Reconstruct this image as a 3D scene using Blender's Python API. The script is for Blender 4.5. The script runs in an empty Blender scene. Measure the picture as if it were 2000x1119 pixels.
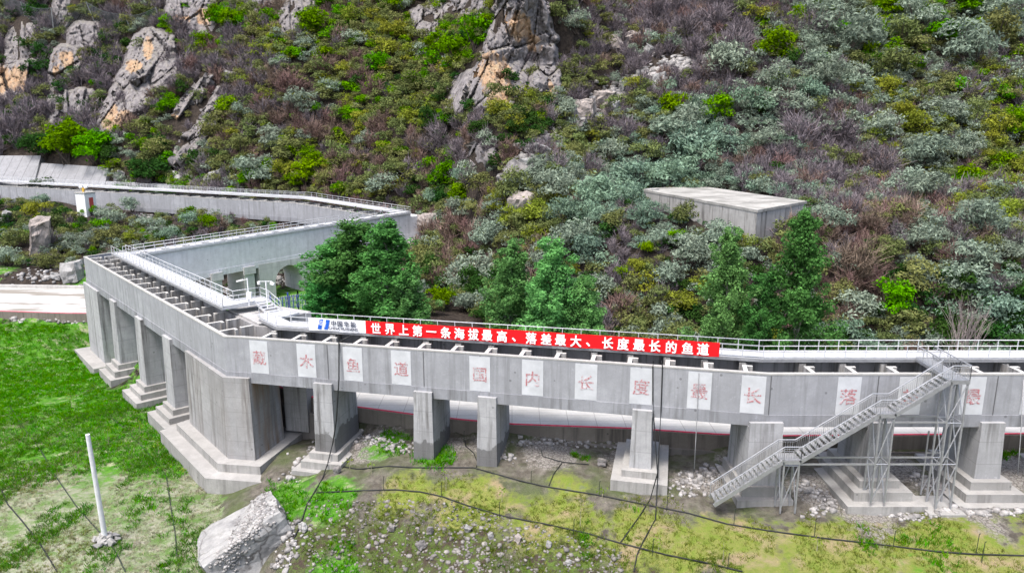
import bpy, bmesh, math, random
import numpy as np
from mathutils import Vector, Matrix, noise as mnoise

sc = bpy.context.scene
C = sc.collection
R_ = math.radians

# ---------------------------------------------------------------- camera
cam_d = bpy.data.cameras.new("camera")
cam = bpy.data.objects.new("camera", cam_d)
C.objects.link(cam)
CAM_H, PITCH, FPX = 16.0, R_(12.25), 1400.0
cam.location = (0, 0, CAM_H)
cam.rotation_euler = (R_(90) - PITCH, 0, 0)
cam_d.sensor_width = 36.0
cam_d.lens = 36.0 * FPX / 2000.0
cam_d.clip_end = 2000
sc.camera = cam

# ---------------------------------------------------------------- sky, sun, exposure
SUN_EL, SUN_AZ = R_(66), R_(212)          # azimuth clockwise from +Y
w = bpy.data.worlds.new("World")
sc.world = w
w.use_nodes = True
wn = w.node_tree
bg = wn.nodes["Background"]
sky = wn.nodes.new("ShaderNodeTexSky")
sky.sky_type = 'NISHITA'
sky.sun_disc = False
sky.sun_elevation = SUN_EL
sky.sun_rotation = SUN_AZ
sky.dust_density = 4.0
sky.ozone_density = 0.4
wn.links.new(sky.outputs[0], bg.inputs[0])
bg.inputs[1].default_value = 0.115
sd = bpy.data.lights.new("sun", 'SUN')
sun = bpy.data.objects.new("sun", sd)
C.objects.link(sun)
sd.energy = 1.5
sd.angle = R_(16)
sd.color = (1.0, 0.985, 0.965)
sun.rotation_euler = (R_(90) - SUN_EL, 0, math.pi - SUN_AZ)
sc.view_settings.view_transform = 'Standard'
sc.view_settings.look = 'None'
sc.view_settings.exposure = 1.52
sc.view_settings.gamma = 1.0
sc.cycles.max_bounces = 6
sc.cycles.diffuse_bounces = 3
sc.cycles.transmission_bounces = 3
sc.cycles.transparent_max_bounces = 6

# ---------------------------------------------------------------- helpers
def tag(o, label=None, cat=None, group=None, kind=None):
    if label: o["label"] = label
    if cat: o["category"] = cat
    if group: o["group"] = group
    if kind: o["kind"] = kind
    return o

def thing(name, label, cat, loc=(0, 0, 0), group=None):
    o = bpy.data.objects.new(name, None)
    o.empty_display_size = 0.3
    C.objects.link(o)
    o.location = loc
    return tag(o, label, cat, group)

def world_loc(o):
    v = Vector((0, 0, 0))
    while o is not None:
        v += o.location
        o = o.parent
    return v

def copy_tree(o, parent=None):
    c = o.copy()
    C.objects.link(c)
    c.parent = parent
    for ch in list(o.children):
        copy_tree(ch, c)
    return c

def link_mesh(name, me, mat, parent=None, smooth=False):
    o = bpy.data.objects.new(name, me)
    C.objects.link(o)
    if mat: me.materials.append(mat)
    if parent: o.parent = parent
    if smooth:
        me.polygons.foreach_set("use_smooth", [True] * len(me.polygons))
    return o

class MB:
    """collects shapes in world coordinates; build() links them as one mesh relative to its parent"""
    def __init__(s): s.v = []; s.f = []
    def add(s, vs, fs):
        b = len(s.v)
        s.v += [tuple(p) for p in vs]
        s.f += [tuple(b + i for i in f) for f in fs]
        return s
    def box(s, c, d, rz=0.0, M=None):
        x, y, z = d[0] / 2, d[1] / 2, d[2] / 2
        vs = [Vector(p) for p in ((-x,-y,-z),(x,-y,-z),(x,y,-z),(-x,y,-z),(-x,-y,z),(x,-y,z),(x,y,z),(-x,y,z))]
        m = Matrix.Rotation(rz, 3, 'Z') if M is None else M
        return s.add([m @ p + Vector(c) for p in vs],
                     [(3,2,1,0),(4,5,6,7),(0,1,5,4),(1,2,6,5),(2,3,7,6),(3,0,4,7)])
    def bar(s, p, q, wd, ht):
        p, q = Vector(p), Vector(q)
        d = (q - p)
        L = d.length
        if L < 1e-6: return s
        d /= L
        up = Vector((0, 0, 1)) if abs(d.z) < 0.98 else Vector((0, 1, 0))
        a = d.cross(up).normalized(); b = a.cross(d)
        M = Matrix((a, d, b)).transposed()
        return s.box((p + q) / 2, (wd, L, ht), M=M)
    def tube(s, p, q, r, n=8, r2=None, caps=True):
        p, q = Vector(p), Vector(q)
        r2 = r if r2 is None else r2
        d = (q - p).normalized()
        up = Vector((0, 0, 1)) if abs(d.z) < 0.95 else Vector((0, 1, 0))
        a = d.cross(up).normalized(); b = a.cross(d)
        vs = []
        for c, rr in ((p, r), (q, r2)):
            for i in range(n):
                t = 2 * math.pi * i / n
                vs.append(c + (a * math.cos(t) + b * math.sin(t)) * rr)
        fs = [(i, (i + 1) % n, n + (i + 1) % n, n + i) for i in range(n)]
        if caps: fs += [tuple(range(n - 1, -1, -1)), tuple(range(n, 2 * n))]
        return s.add(vs, fs)
    def path(s, pts, r, n=6):
        pts = [Vector(p) for p in pts]
        rings = []
        for i, p in enumerate(pts):
            d = (pts[min(i + 1, len(pts) - 1)] - pts[max(i - 1, 0)]).normalized()
            up = Vector((0, 0, 1)) if abs(d.z) < 0.95 else Vector((0, 1, 0))
            a = d.cross(up).normalized(); b = a.cross(d)
            rr = r[i] if hasattr(r, "__len__") else r
            rings.append([p + (a * math.cos(2*math.pi*k/n) + b * math.sin(2*math.pi*k/n)) * rr for k in range(n)])
        vs = [p for rg in rings for p in rg]
        fs = []
        for i in range(len(pts) - 1):
            for k in range(n):
                fs.append((i*n+k, i*n+(k+1) % n, (i+1)*n+(k+1) % n, (i+1)*n+k))
        fs += [tuple(range(n-1, -1, -1)), tuple(range((len(pts)-1)*n, len(pts)*n))]
        return s.add(vs, fs)
    def prism(s, poly, z0, z1, top=None):
        """poly: list of (x, y), z0/z1 scalars; top: other outline for the upper rim (batter)"""
        n = len(poly)
        area = sum(poly[i][0]*poly[(i+1) % n][1] - poly[(i+1) % n][0]*poly[i][1] for i in range(n))
        if area < 0:
            poly = poly[::-1]
            if top: top = top[::-1]
        tp = top or poly
        vs = [(x, y, z0) for x, y in poly] + [(x, y, z1) for x, y in tp]
        fs = [(i, (i+1) % n, n+(i+1) % n, n+i) for i in range(n)]
        fs += [tuple(range(n-1, -1, -1)), tuple(range(n, 2*n))]
        return s.add(vs, fs)
    def sweep(s, path, prof, i0=0, i1=None, closed=True):
        """prof: closed outline of (lateral to the right, height above path); mitred at bends"""
        pts = [Vector(p) for p in path]
        i1 = len(pts) - 1 if i1 is None else i1
        nrm = []
        for i in range(len(pts) - 1):
            d = pts[i+1] - pts[i]; d.z = 0; d.normalize()
            nrm.append(Vector((d.y, -d.x, 0)))
        rings = []
        for i in range(i0, i1 + 1):
            if i == 0: m = nrm[0]
            elif i == len(pts) - 1: m = nrm[-1]
            else:
                m = (nrm[i-1] + nrm[i]).normalized()
                m = m / max(0.3, m.dot(nrm[i]))
            rings.append([pts[i] + m * a + Vector((0, 0, b)) for a, b in prof])
        n = len(prof)
        vs = [p for r in rings for p in r]
        fs = []
        for i in range(len(rings) - 1):
            for k in range(n):
                fs.append((i*n+k, i*n+(k+1) % n, (i+1)*n+(k+1) % n, (i+1)*n+k))
        fs += [tuple(range(n-1, -1, -1)), tuple(range((len(rings)-1)*n, len(rings)*n))]
        return s.add(vs, fs)
    def hull(s, pts):
        bm = bmesh.new()
        for p in pts: bm.verts.new(p)
        g = bmesh.ops.convex_hull(bm, input=bm.verts)
        for v in [v for v in bm.verts if not v.link_faces]: bm.verts.remove(v)
        bm.verts.index_update()
        s.add([v.co.copy() for v in bm.verts], [[v.index for v in f.verts] for f in bm.faces])
        bm.free()
        return s
    def build(s, name, mat, parent=None, smooth=False, fix=True):
        off = world_loc(parent) if parent else Vector((0, 0, 0))
        me = bpy.data.meshes.new(name)
        me.from_pydata([Vector(p) - off for p in s.v], [], s.f)
        if fix:
            bm = bmesh.new(); bm.from_mesh(me)
            bmesh.ops.recalc_face_normals(bm, faces=bm.faces)
            bm.to_mesh(me); bm.free()
        me.update()
        return link_mesh(name, me, mat, parent, smooth)

def rect(a0, a1, b0, b1):
    return [(a0, b0), (a1, b0), (a1, b1), (a0, b1)]

def np_mesh(name, v, f):
    """v: (n,3), f: (m,k) arrays"""
    me = bpy.data.meshes.new(name)
    m, k = f.shape
    me.vertices.add(len(v)); me.loops.add(m * k); me.polygons.add(m)
    me.vertices.foreach_set("co", np.ascontiguousarray(v, dtype=np.float32).ravel())
    me.loops.foreach_set("vertex_index", np.ascontiguousarray(f, dtype=np.int32).ravel())
    me.polygons.foreach_set("loop_start", np.arange(0, m * k, k, dtype=np.int32))
    me.update(calc_edges=True)
    return me

# ---------------------------------------------------------------- materials
class NT:
    def __init__(s, name):
        s.m = bpy.data.materials.new(name); s.m.use_nodes = True
        s.t = s.m.node_tree
        s.b = s.t.nodes["Principled BSDF"]
        s.out = s.t.nodes["Material Output"]
    def n(s, typ, **kw):
        nd = s.t.nodes.new("ShaderNode" + typ)
        for k, v in kw.items():
            if hasattr(nd, k) and not k[0].isupper(): setattr(nd, k, v)
        return nd
    def put(s, sock, val):
        if isinstance(val, bpy.types.NodeSocket): s.t.links.new(val, sock)
        elif isinstance(val, (tuple, list)) and len(val) == 3 and sock.type == 'RGBA': sock.default_value = (*val, 1)
        else: sock.default_value = val
    def pos(s): return s.n("NewGeometry").outputs["Position"]
    def nrm(s): return s.n("NewGeometry").outputs["Normal"]
    def objco(s): return s.n("TexCoord").outputs["Object"]
    def scale(s, vec, sx, sy=None, sz=None):
        m = s.n("Mapping"); s.put(m.inputs["Vector"], vec)
        m.inputs["Scale"].default_value = (sx, sx if sy is None else sy, sx if sz is None else sz)
        return m.outputs[0]
    def noise(s, vec, sc_, det=4, rough=0.55, dist=0.0):
        x = s.n("TexNoise"); s.put(x.inputs["Vector"], vec)
        x.inputs["Scale"].default_value = sc_; x.inputs["Detail"].default_value = det
        x.inputs["Roughness"].default_value = rough; x.inputs["Distortion"].default_value = dist
        return x.outputs[0]
    def voro(s, vec, sc_, feature='DISTANCE_TO_EDGE'):
        x = s.n("TexVoronoi"); x.feature = feature
        s.put(x.inputs["Vector"], vec); x.inputs["Scale"].default_value = sc_
        return x
    def ramp(s, fac, lo, hi, a=0.0, b=1.0):
        x = s.n("MapRange"); s.put(x.inputs[0], fac)
        for i, v in enumerate((lo, hi, a, b)): x.inputs[1 + i].default_value = v
        return x.outputs[0]
    def math(s, op, a, b=0.0, c=None):
        x = s.n("Math"); x.operation = op
        s.put(x.inputs[0], a); s.put(x.inputs[1], b)
        if c is not None: s.put(x.inputs[2], c)
        return x.outputs[0]
    def sep(s, vec):
        x = s.n("SeparateXYZ"); s.put(x.inputs[0], vec); return x.outputs
    def mix(s, fac, a, b, mode='MIX'):
        x = s.n("Mix"); x.data_type = 'RGBA'; x.blend_type = mode
        s.put(x.inputs[0], fac); s.put(x.inputs[6], a); s.put(x.inputs[7], b)
        return x.outputs[2]
    def attr(s, name):
        x = s.n("Attribute"); x.attribute_name = name; return x
    def rnd(s): return s.n("ObjectInfo").outputs["Random"]
    def hsv(s, col, h=0.5, sat=1.0, v=1.0):
        x = s.n("HueSaturation")
        s.put(x.inputs["Color"], col); s.put(x.inputs["Hue"], h); s.put(x.inputs["Saturation"], sat); s.put(x.inputs["Value"], v)
        return x.outputs[0]
    def bump(s, h, strength=0.4, dist=0.1):
        x = s.n("Bump"); s.put(x.inputs["Height"], h)
        x.inputs["Strength"].default_value = strength; x.inputs["Distance"].default_value = dist
        s.t.links.new(x.outputs[0], s.b.inputs["Normal"])
    def done(s, col, rough=0.8, metal=0.0, spec=0.3):
        s.put(s.b.inputs["Base Color"], col)
        s.put(s.b.inputs["Roughness"], rough); s.put(s.b.inputs["Metallic"], metal)
        s.b.inputs["Specular IOR Level"].default_value = spec
        return s.m

def concrete(name, base, dirt=0.5, dark=(0.06, 0.055, 0.05), lift=1.5, mott=0.35, ochre=0.0, wet=None, streak_scale=1.0, liftx=0):
    t = NT(name); p = t.pos()
    big = t.noise(p, 0.22, 5, 0.6)
    mid = t.noise(p, 1.3, 6, 0.65)
    fine = t.noise(p, 9.0, 4, 0.6)
    st = t.noise(t.scale(p, 1.5 * streak_scale, 1.5 * streak_scale, 0.10), 1.0, 6, 0.65)
    col = t.mix(t.ramp(big, 0.3, 0.7), tuple(c * (1 - mott * 0.7) for c in base), tuple(min(1, c * (1 + mott * 0.45)) for c in base))
    col = t.mix(t.ramp(mid, 0.35, 0.7, 0, 0.6), col, tuple(c * 0.68 for c in base))
    col = t.mix(t.ramp(t.noise(p, 3.2, 5, 0.7), 0.60, 0.74, 0, 0.55), col, tuple(min(1, c * 1.35) for c in base))
    z = t.sep(t.nrm())[2]
    side = t.ramp(t.math('ABSOLUTE', z), 0.3, 0.8, 1.0, 0.25)
    st2 = t.noise(t.scale(p, 4.5, 4.5, 0.22), 1.0, 4, 0.6)
    st_ = t.math('ADD', st, t.math('MULTIPLY', t.math('SUBTRACT', st2, 0.5), 0.35))
    sm = t.math('MULTIPLY', t.ramp(st_, 0.49, 0.68, 0, dirt), side)
    sm = t.math('MULTIPLY', sm, t.ramp(big, 0.35, 0.58, 0.3, 1.0))
    col = t.mix(sm, col, dark)
    if lift:
        pz = t.math('ADD', t.sep(p)[2], t.ramp(mid, 0, 1, -0.03, 0.03))
        fr = t.math('FRACT', t.math('DIVIDE', pz, lift))
        ln = t.math('MULTIPLY', t.math('LESS_THAN', fr, 0.035), t.math('MULTIPLY', side, 0.35))
        col = t.mix(ln, col, tuple(c * 0.4 for c in base))
    if ochre:
        oc = t.math('MULTIPLY', t.ramp(t.noise(t.scale(p, 0.9, 0.9, 0.12), 1.0, 4), 0.47, 0.66, 0, ochre), side)
        nxw = t.ramp(t.sep(t.nrm())[0], 0.55, 0.8, 0.12, 1.3)
        oc = t.math('MULTIPLY', oc, nxw); oc.node.use_clamp = True
        col = t.mix(oc, col, (0.21, 0.14, 0.085))
    if wet is not None:
        wz_ = t.math('ADD', t.sep(p)[2], t.ramp(t.noise(p, 0.7, 3), 0.2, 0.8, -0.9, 0.9))
        col = t.mix(t.ramp(wz_, wet, wet - 0.12, 0, 0.72), col, (0.075, 0.072, 0.07))
    col = t.mix(t.ramp(fine, 0.4, 0.75, 0, 0.22), col, tuple(c * 0.55 for c in base))
    hole = t.voro(p, 0.75, 'F1').outputs[0]
    col = t.mix(t.math('MULTIPLY', t.math('LESS_THAN', hole, 0.07), t.math('MULTIPLY', side, 0.6)), col, tuple(c * 0.3 for c in base))
    if liftx:
        fx_ = t.math('FRACT', t.math('DIVIDE', t.math('ADD', t.sep(p)[0], t.ramp(mid, 0, 1, -0.15, 0.15)), liftx))
        col = t.mix(t.math('MULTIPLY', t.math('LESS_THAN', fx_, 0.07), t.ramp(big, 0.3, 0.6, 0.2, 0.8)), col, tuple(c * 0.35 for c in base))
    t.bump(t.math('ADD', t.math('MULTIPLY', fine, 0.4), mid), 0.25, 0.04)
    return t.done(col, 0.88, spec=0.2)

def plain(name, col, rough=0.6, metal=0.0, var=0.12, spec=0.4, sc_=3.0):
    t = NT(name)
    n = t.noise(t.pos(), sc_, 5, 0.6)
    c = t.mix(t.ramp(n, 0.35, 0.7), tuple(x * (1 - var) for x in col), tuple(min(1, x * (1 + var)) for x in col))
    t.bump(t.noise(t.pos(), sc_ * 6, 3), 0.1, 0.01)
    return t.done(c, t.ramp(n, 0.3, 0.7, max(0.05, rough - 0.12), min(1, rough + 0.12)), metal, spec)

M = {}
M['wall_paint'] = concrete("painted_concrete", (0.33, 0.335, 0.355), 0.6, (0.12, 0.12, 0.125), lift=0, mott=0.3)
M['slab'] = concrete("slab_edge_concrete", (0.285, 0.29, 0.31), 0.75, (0.10, 0.10, 0.10), lift=0, mott=0.35)
M['concrete'] = concrete("raw_concrete", (0.42, 0.41, 0.40), 0.5)
M['coping'] = concrete("coping_concrete", (0.40, 0.39, 0.37), 0.3, (0.2, 0.19, 0.18), lift=0, mott=0.2)
M['inner'] = concrete("wet_inner_concrete", (0.31, 0.30, 0.295), 0.85, (0.035, 0.032, 0.03), lift=0, mott=0.4)
M['pier'] = concrete("pier_concrete", (0.385, 0.385, 0.392), 0.8, lift=1.6, mott=0.3)
M['wetpier'] = concrete("wet_footed_pier_concrete", (0.36, 0.36, 0.368), 0.85, lift=1.6, mott=0.3, wet=-7.25)
M['oldpier'] = concrete("stained_pier_concrete", (0.33, 0.325, 0.325), 0.95, (0.09, 0.082, 0.075), lift=1.25, mott=0.45, ochre=0.8)
M['footing'] = concrete("footing_concrete", (0.34, 0.33, 0.315), 0.5, lift=0, mott=0.35)
M['old'] = concrete("blackened_concrete", (0.19, 0.175, 0.16), 0.75, (0.03, 0.027, 0.023), lift=0, mott=0.5, ochre=0.15)
M['road'] = concrete("road_concrete", (0.47, 0.455, 0.43), 0.3, lift=0, mott=0.2)
M['tank'] = concrete("tank_concrete", (0.42, 0.41, 0.39), 0.95, (0.05, 0.045, 0.04), lift=0, mott=0.35, streak_scale=0.9)
M['steel_white'] = plain("white_galvanised_steel", (0.50, 0.51, 0.53), 0.45, 0.1)
M['deck'] = plain("pale_deck_plate", (0.46, 0.465, 0.48), 0.5, 0.0, var=0.08)
M['steel'] = plain("galvanised_steel", (0.36, 0.365, 0.38), 0.42, 0.5, sc_=5)
M['white'] = plain("white_paint", (0.74, 0.74, 0.74), 0.5)
M['panel'] = plain("weathered_white_panel", (0.49, 0.50, 0.52), 0.7, var=0.1, sc_=1.2)
M['red_cloth'] = plain("red_cloth", (0.78, 0.012, 0.016), 0.75, var=0.06, spec=0.1)
M['white_cloth'] = plain("white_cloth", (0.78, 0.78, 0.80), 0.75, var=0.04, spec=0.1)
M['white_letters'] = plain("white_lettering", (0.85, 0.85, 0.85), 0.7, var=0.03, spec=0.1)
M['blue'] = plain("blue_ink", (0.01, 0.10, 0.52), 0.6, var=0.05)
M['navy'] = plain("dark_ink", (0.05, 0.06, 0.10), 0.7, var=0.05)
M['blue_paint'] = plain("blue_paint", (0.03, 0.06, 0.30), 0.5)
M['black'] = plain("black_rubber", (0.012, 0.013, 0.014), 0.6)
M['darkgreen'] = plain("dark_stake_paint", (0.02, 0.03, 0.02), 0.6)
M['grey_rope'] = plain("grey_rope", (0.30, 0.30, 0.31), 0.8)
M['redline'] = plain("red_kerb_paint", (0.62, 0.05, 0.10), 0.7, var=0.25)
M['red_sign'] = plain("faded_red_plaque", (0.42, 0.06, 0.05), 0.6)
M['yellow'] = plain("yellow_paint", (0.55, 0.34, 0.04), 0.5)

t = NT("faded_red_characters")
n1 = t.noise(t.pos(), 7.0, 5, 0.7)
n2 = t.noise(t.pos(), 1.1, 3)
M['faded'] = t.done(t.mix(t.ramp(t.math('ADD', n1, t.math('MULTIPLY', t.math('SUBTRACT', n2, 0.5), 0.35)), 0.475, 0.575), (0.40, 0.17, 0.18), (0.485, 0.47, 0.485)), 0.8)

# ---------------------------------------------------------------- text
def text_mesh(body, size, extrude=0.008, bold=0.0):
    cu = bpy.data.curves.new("lettering", 'FONT')
    cu.body = body; cu.size = size; cu.extrude = extrude; cu.offset = bold
    cu.align_x = 'CENTER'; cu.align_y = 'CENTER'
    cu.resolution_u = 3
    ob = bpy.data.objects.new("lettering_source", cu)
    C.objects.link(ob)
    dg = bpy.context.evaluated_depsgraph_get()
    me = bpy.data.meshes.new_from_object(ob.evaluated_get(dg))
    vs = [v.co.copy() for v in me.vertices]
    fs = [tuple(p.vertices) for p in me.polygons]
    bpy.data.objects.remove(ob)
    bpy.data.curves.remove(cu)
    bpy.data.meshes.remove(me)
    if vs:   # centre the glyph box
        cx = (min(v.x for v in vs) + max(v.x for v in vs)) / 2
        cy = (min(v.y for v in vs) + max(v.y for v in vs)) / 2
        vs = [v - Vector((cx, cy, 0)) for v in vs]
    return vs, fs

def put_text(mb, body, size, origin, ax, ay, bold=0.0, sx=1.0, keep=None):
    """lay a glyph into mb: ax/ay world directions of the text's x and y; faces outwards along ax x ay"""
    vs, fs = text_mesh(body, size, 0.008)
    ax, ay = Vector(ax).normalized(), Vector(ay).normalized()
    az = ax.cross(ay)
    o = Vector(origin)
    # heavier strokes: the glyph is laid several times, shifted by the extra stroke width
    sh = [(0, 0)] if bold <= 0 else [(-bold, -bold), (bold, -bold), (-bold, bold), (bold, bold), (0, 0)]
    for k, (a_, b_) in enumerate(sh):
        mb.add([o + ax * (v.x * sx + a_) + ay * (v.y + b_) + az * (v.z + 0.0012 * k) for v in vs], fs)

# ---------------------------------------------------------------- terrain
def path_y(pts, x):
    xs = [p[0] for p in pts]; ys = [p[1] for p in pts]
    return np.interp(x, xs, ys)

ROAD_NEAR = [(-150, 102, -9.6), (-95, 101.0, -9.2), (-72.5, 98.6, -9.0), (-62.4, 97.4, -9.0), (-57.0, 96.9, -8.9), (-51.7, 94.2, -8.7),
             (-36, 78.2, -7.9), (-26, 67.3, -7.3), (-20.2, 61.3, -7.0), (-17.5, 59.7, -7.0), (-13.3, 57.5, -7.0), (-8.1, 55.8, -7.0), (-4.2, 54.75, -7.0), (0.1, 53.8, -7.0),
             (9.5, 52.95, -7.0), (15.9, 51.85, -7.0), (20, 51.5, -7.0), (30, 51.75, -7.0), (38, 51.9, -7.0), (90, 53, -7.0)]
ROAD_FAR = [(-150, 119, -9.6), (-95, 115.5, -9.2), (-83, 113.8, -9.0), (-71, 113.0, -9.0), (-58, 111.0, -8.9), (-46.0, 101.5, -8.7),
            (-30.5, 83.5, -7.9), (-20.5, 72.0, -7.3), (-15.6, 66.2, -7.0), (-13.2, 64.6, -7.0), (-10, 63.2, -7.0), (-6, 62.2, -7.0), (-2.6, 61.4, -7.0), (1, 60.8, -7.0),
            (10, 60, -7.0), (16.5, 59, -7.0), (20.5, 58.6, -7.0), (30, 58.8, -7.0), (38, 59, -7.0), (90, 60, -7.0)]

CTRL = [  # ground heights (x, y, z)
 (-150,104,-10.6),(-90,96,-10.6),(-72,97,-10.2),(-62,95,-10.4),(-58.5,93,-13.3),(-70,85,-12.6),(-90,80,-12.6),(-58.9,88.5,-14.0),(-54,84.5,-13.7),(-50,80,-13.1),(-43.2,74.5,-12.8),(-36,66.5,-12.5),
 (-31.6,60.5,-12.3),(-27,55,-12.3),(-23.5,51,-12.4),(-17.5,52,-10.4),(-13,51,-9.8),(-9,50.5,-8.6),(-6,50,-8.5),(-1.5,49,-8.6),(4,49.5,-8.3),(8,46,-8.7),(12,46.5,-8.6),
 (17,43.5,-9.1),(22,43.2,-9.1),(28,42.5,-9.0),(34,42,-9.0),(45,42,-9.0),(70,42,-9.2),(20,48.5,-8.4),(28,48.5,-8.3),(36,48.5,-8.3),(-10,55,-8.3),(-3,53.3,-8.1),(5,52.3,-8.1),(-15,57,-9.3),(-18.0,60.2,-11.0),(-17.2,57.5,-10.8),(-19.5,61.5,-11.0),
 (-11,47.6,-9.7),(-5,47.4,-9.2),(0,44.2,-9.5),(4,42.3,-9.6),(8,40.4,-9.7),(14,39.2,-9.7),(20,38.6,-9.8),(27,37.8,-9.8),(40,37,-9.9),(70,36,-10),(8,43.5,-9.3),(15,41.5,-9.4),(25,40.2,-9.5),
 (-10,43,-12.3),(-7,41.5,-12.4),(-3,41.2,-11.9),(1,39.8,-11.8),(4,38.2,-11.7),(7,36.8,-11.4),(-10,46.0,-11.1),(-5,45.4,-11.0),(0,42.5,-11.0),(4,40.7,-11.1),(8,39.1,-10.9),(-7,46.2,-10.3),(-2,44.9,-10.2),(-13,46,-11.2),(-9,37,-15),(0,35,-14.5),(8,33,-13.5),(20,33,-11.5),(40,31,-12),(-15,38,-15),(10,25,-17),(40,25,-15),(-10,25,-20),
 (-60,70,-13.4),(-45,60,-13.2),(-40,75,-12.5),(-36,55,-12.9),(-29.4,46.7,-13.2),(-25,44,-13.5),(-33,42,-14.2),(-22,47,-12.9),(-20,50,-11.3),(-40,45,-14.4),(-60,50,-15.0),(-80,65,-14.4),(-110,80,-13.5),(-60,35,-18),(-30,33,-17),(-90,45,-18),(-19,42.5,-14.4),
 (-45,90,-8.6),(-40,84,-8.1),(-30,75,-7.5),(-22,66,-7.1),(-55,105,-9.0),(-75,106,-9.1),(-110,110,-9.3),(-14,61,-7.2),(0,57,-7.2),(20,55,-7.2),(45,56,-7.2),
 (-100,124,-7.9),(-80,122,-7.4),(-60,120,-6.9),(-45,115,-6.6),(-30,108,-8.3),(-33,103,-8.4),(-36,99,-8.5),(-20,100,-6.4),(-16,88,-6.6),(-30,92,-7.7),(-26,100,-8.0),(-10,75,-6.9),(0,70,-7),(15,66,-7),(30,63,-7),(50,62,-7),(70,62,-7),
 (-120,140,-4.5),(-95,138,-4.4),(-70,135,-4.4),(-52,130,-4.4),(-36,125,-4.9),(-22,118,-5.4),(-14,122,-5.0),(-17,131,-3.6),(-30,134,-3.0),(-44,139,-2.2),(-60,146,-1.4),(-90,156,-0.9),(-120,166,-0.5),(-150,172,-0.4),
 (-60,160,0.3),(-100,172,0.6),(-30,150,-1),(0,100,-6),(20,90,-6),(45,85,-6),(70,80,-6)]
_CX = np.array(CTRL)

FOOT = [(-200, 186), (-120, 175), (-90, 164), (-42, 147.5), (-30, 141), (-18, 134), (-12, 124), (-6, 109), (0, 95), (8, 83), (16, 76.5), (26, 73), (36, 71.5), (46, 70), (60, 69), (120, 66)]
SLOPE = [(-200, 1.15), (-60, 1.1), (-30, 0.95), (-10, 0.82), (8, 0.70), (25, 0.645), (60, 0.62), (120, 0.6)]

TANK_Z = 6.5
TANK_F = (21.66, 119.6, 30.15, 88.1)      # front edge on the plan, TANK_D its width
TANK_D = 15.3

def _hash(ix, iy, seed):
    h = (ix * 374761393 + iy * 668265263 + seed * 974634777) & 0xFFFFFFFF
    h = ((h ^ (h >> 13)) * 1274126177) & 0xFFFFFFFF
    return ((h ^ (h >> 16)) & 0xFFFF) / 65535.0

def vnoise(x, y, s, seed=0):
    x = np.asarray(x) / s + 1000.0; y = np.asarray(y) / s + 1000.0
    ix = np.floor(x).astype(np.int64); iy = np.floor(y).astype(np.int64)
    fx = x - ix; fy = y - iy
    fx = fx * fx * (3 - 2 * fx); fy = fy * fy * (3 - 2 * fy)
    a = _hash(ix, iy, seed); b = _hash(ix + 1, iy, seed); c = _hash(ix, iy + 1, seed); d = _hash(ix + 1, iy + 1, seed)
    return (a * (1 - fx) + b * fx) * (1 - fy) + (c * (1 - fx) + d * fx) * fy - 0.5

def road_side(x, y):
    """metres behind the road's near edge (negative in front) and the road height there"""
    best = np.full(np.shape(x), 1e9); sg = np.zeros(np.shape(x)); rz = np.zeros(np.shape(x))
    for (x0, y0, z0), (x1, y1, z1) in zip(ROAD_NEAR[:-1], ROAD_NEAR[1:]):
        dx, dy = x1 - x0, y1 - y0
        L2 = dx * dx + dy * dy
        t = np.clip(((x - x0) * dx + (y - y0) * dy) / L2, 0, 1)
        d = np.hypot(x - x0 - t * dx, y - y0 - t * dy)
        s = np.sign(dx * (y - y0) - dy * (x - x0))
        m = d < best
        best = np.where(m, d, best); sg = np.where(m, s, sg); rz = np.where(m, z0 + (z1 - z0) * t, rz)
    return best * sg, rz

def base_z(x, y):
    num = np.zeros(np.shape(x)); den = np.zeros(np.shape(x))
    for cx, cy, cz in CTRL:
        wgt = 1.0 / ((x - cx) ** 2 + (y - cy) ** 2 + 3.0) ** 2
        num = num + wgt * cz; den = den + wgt
    return num / den

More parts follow.
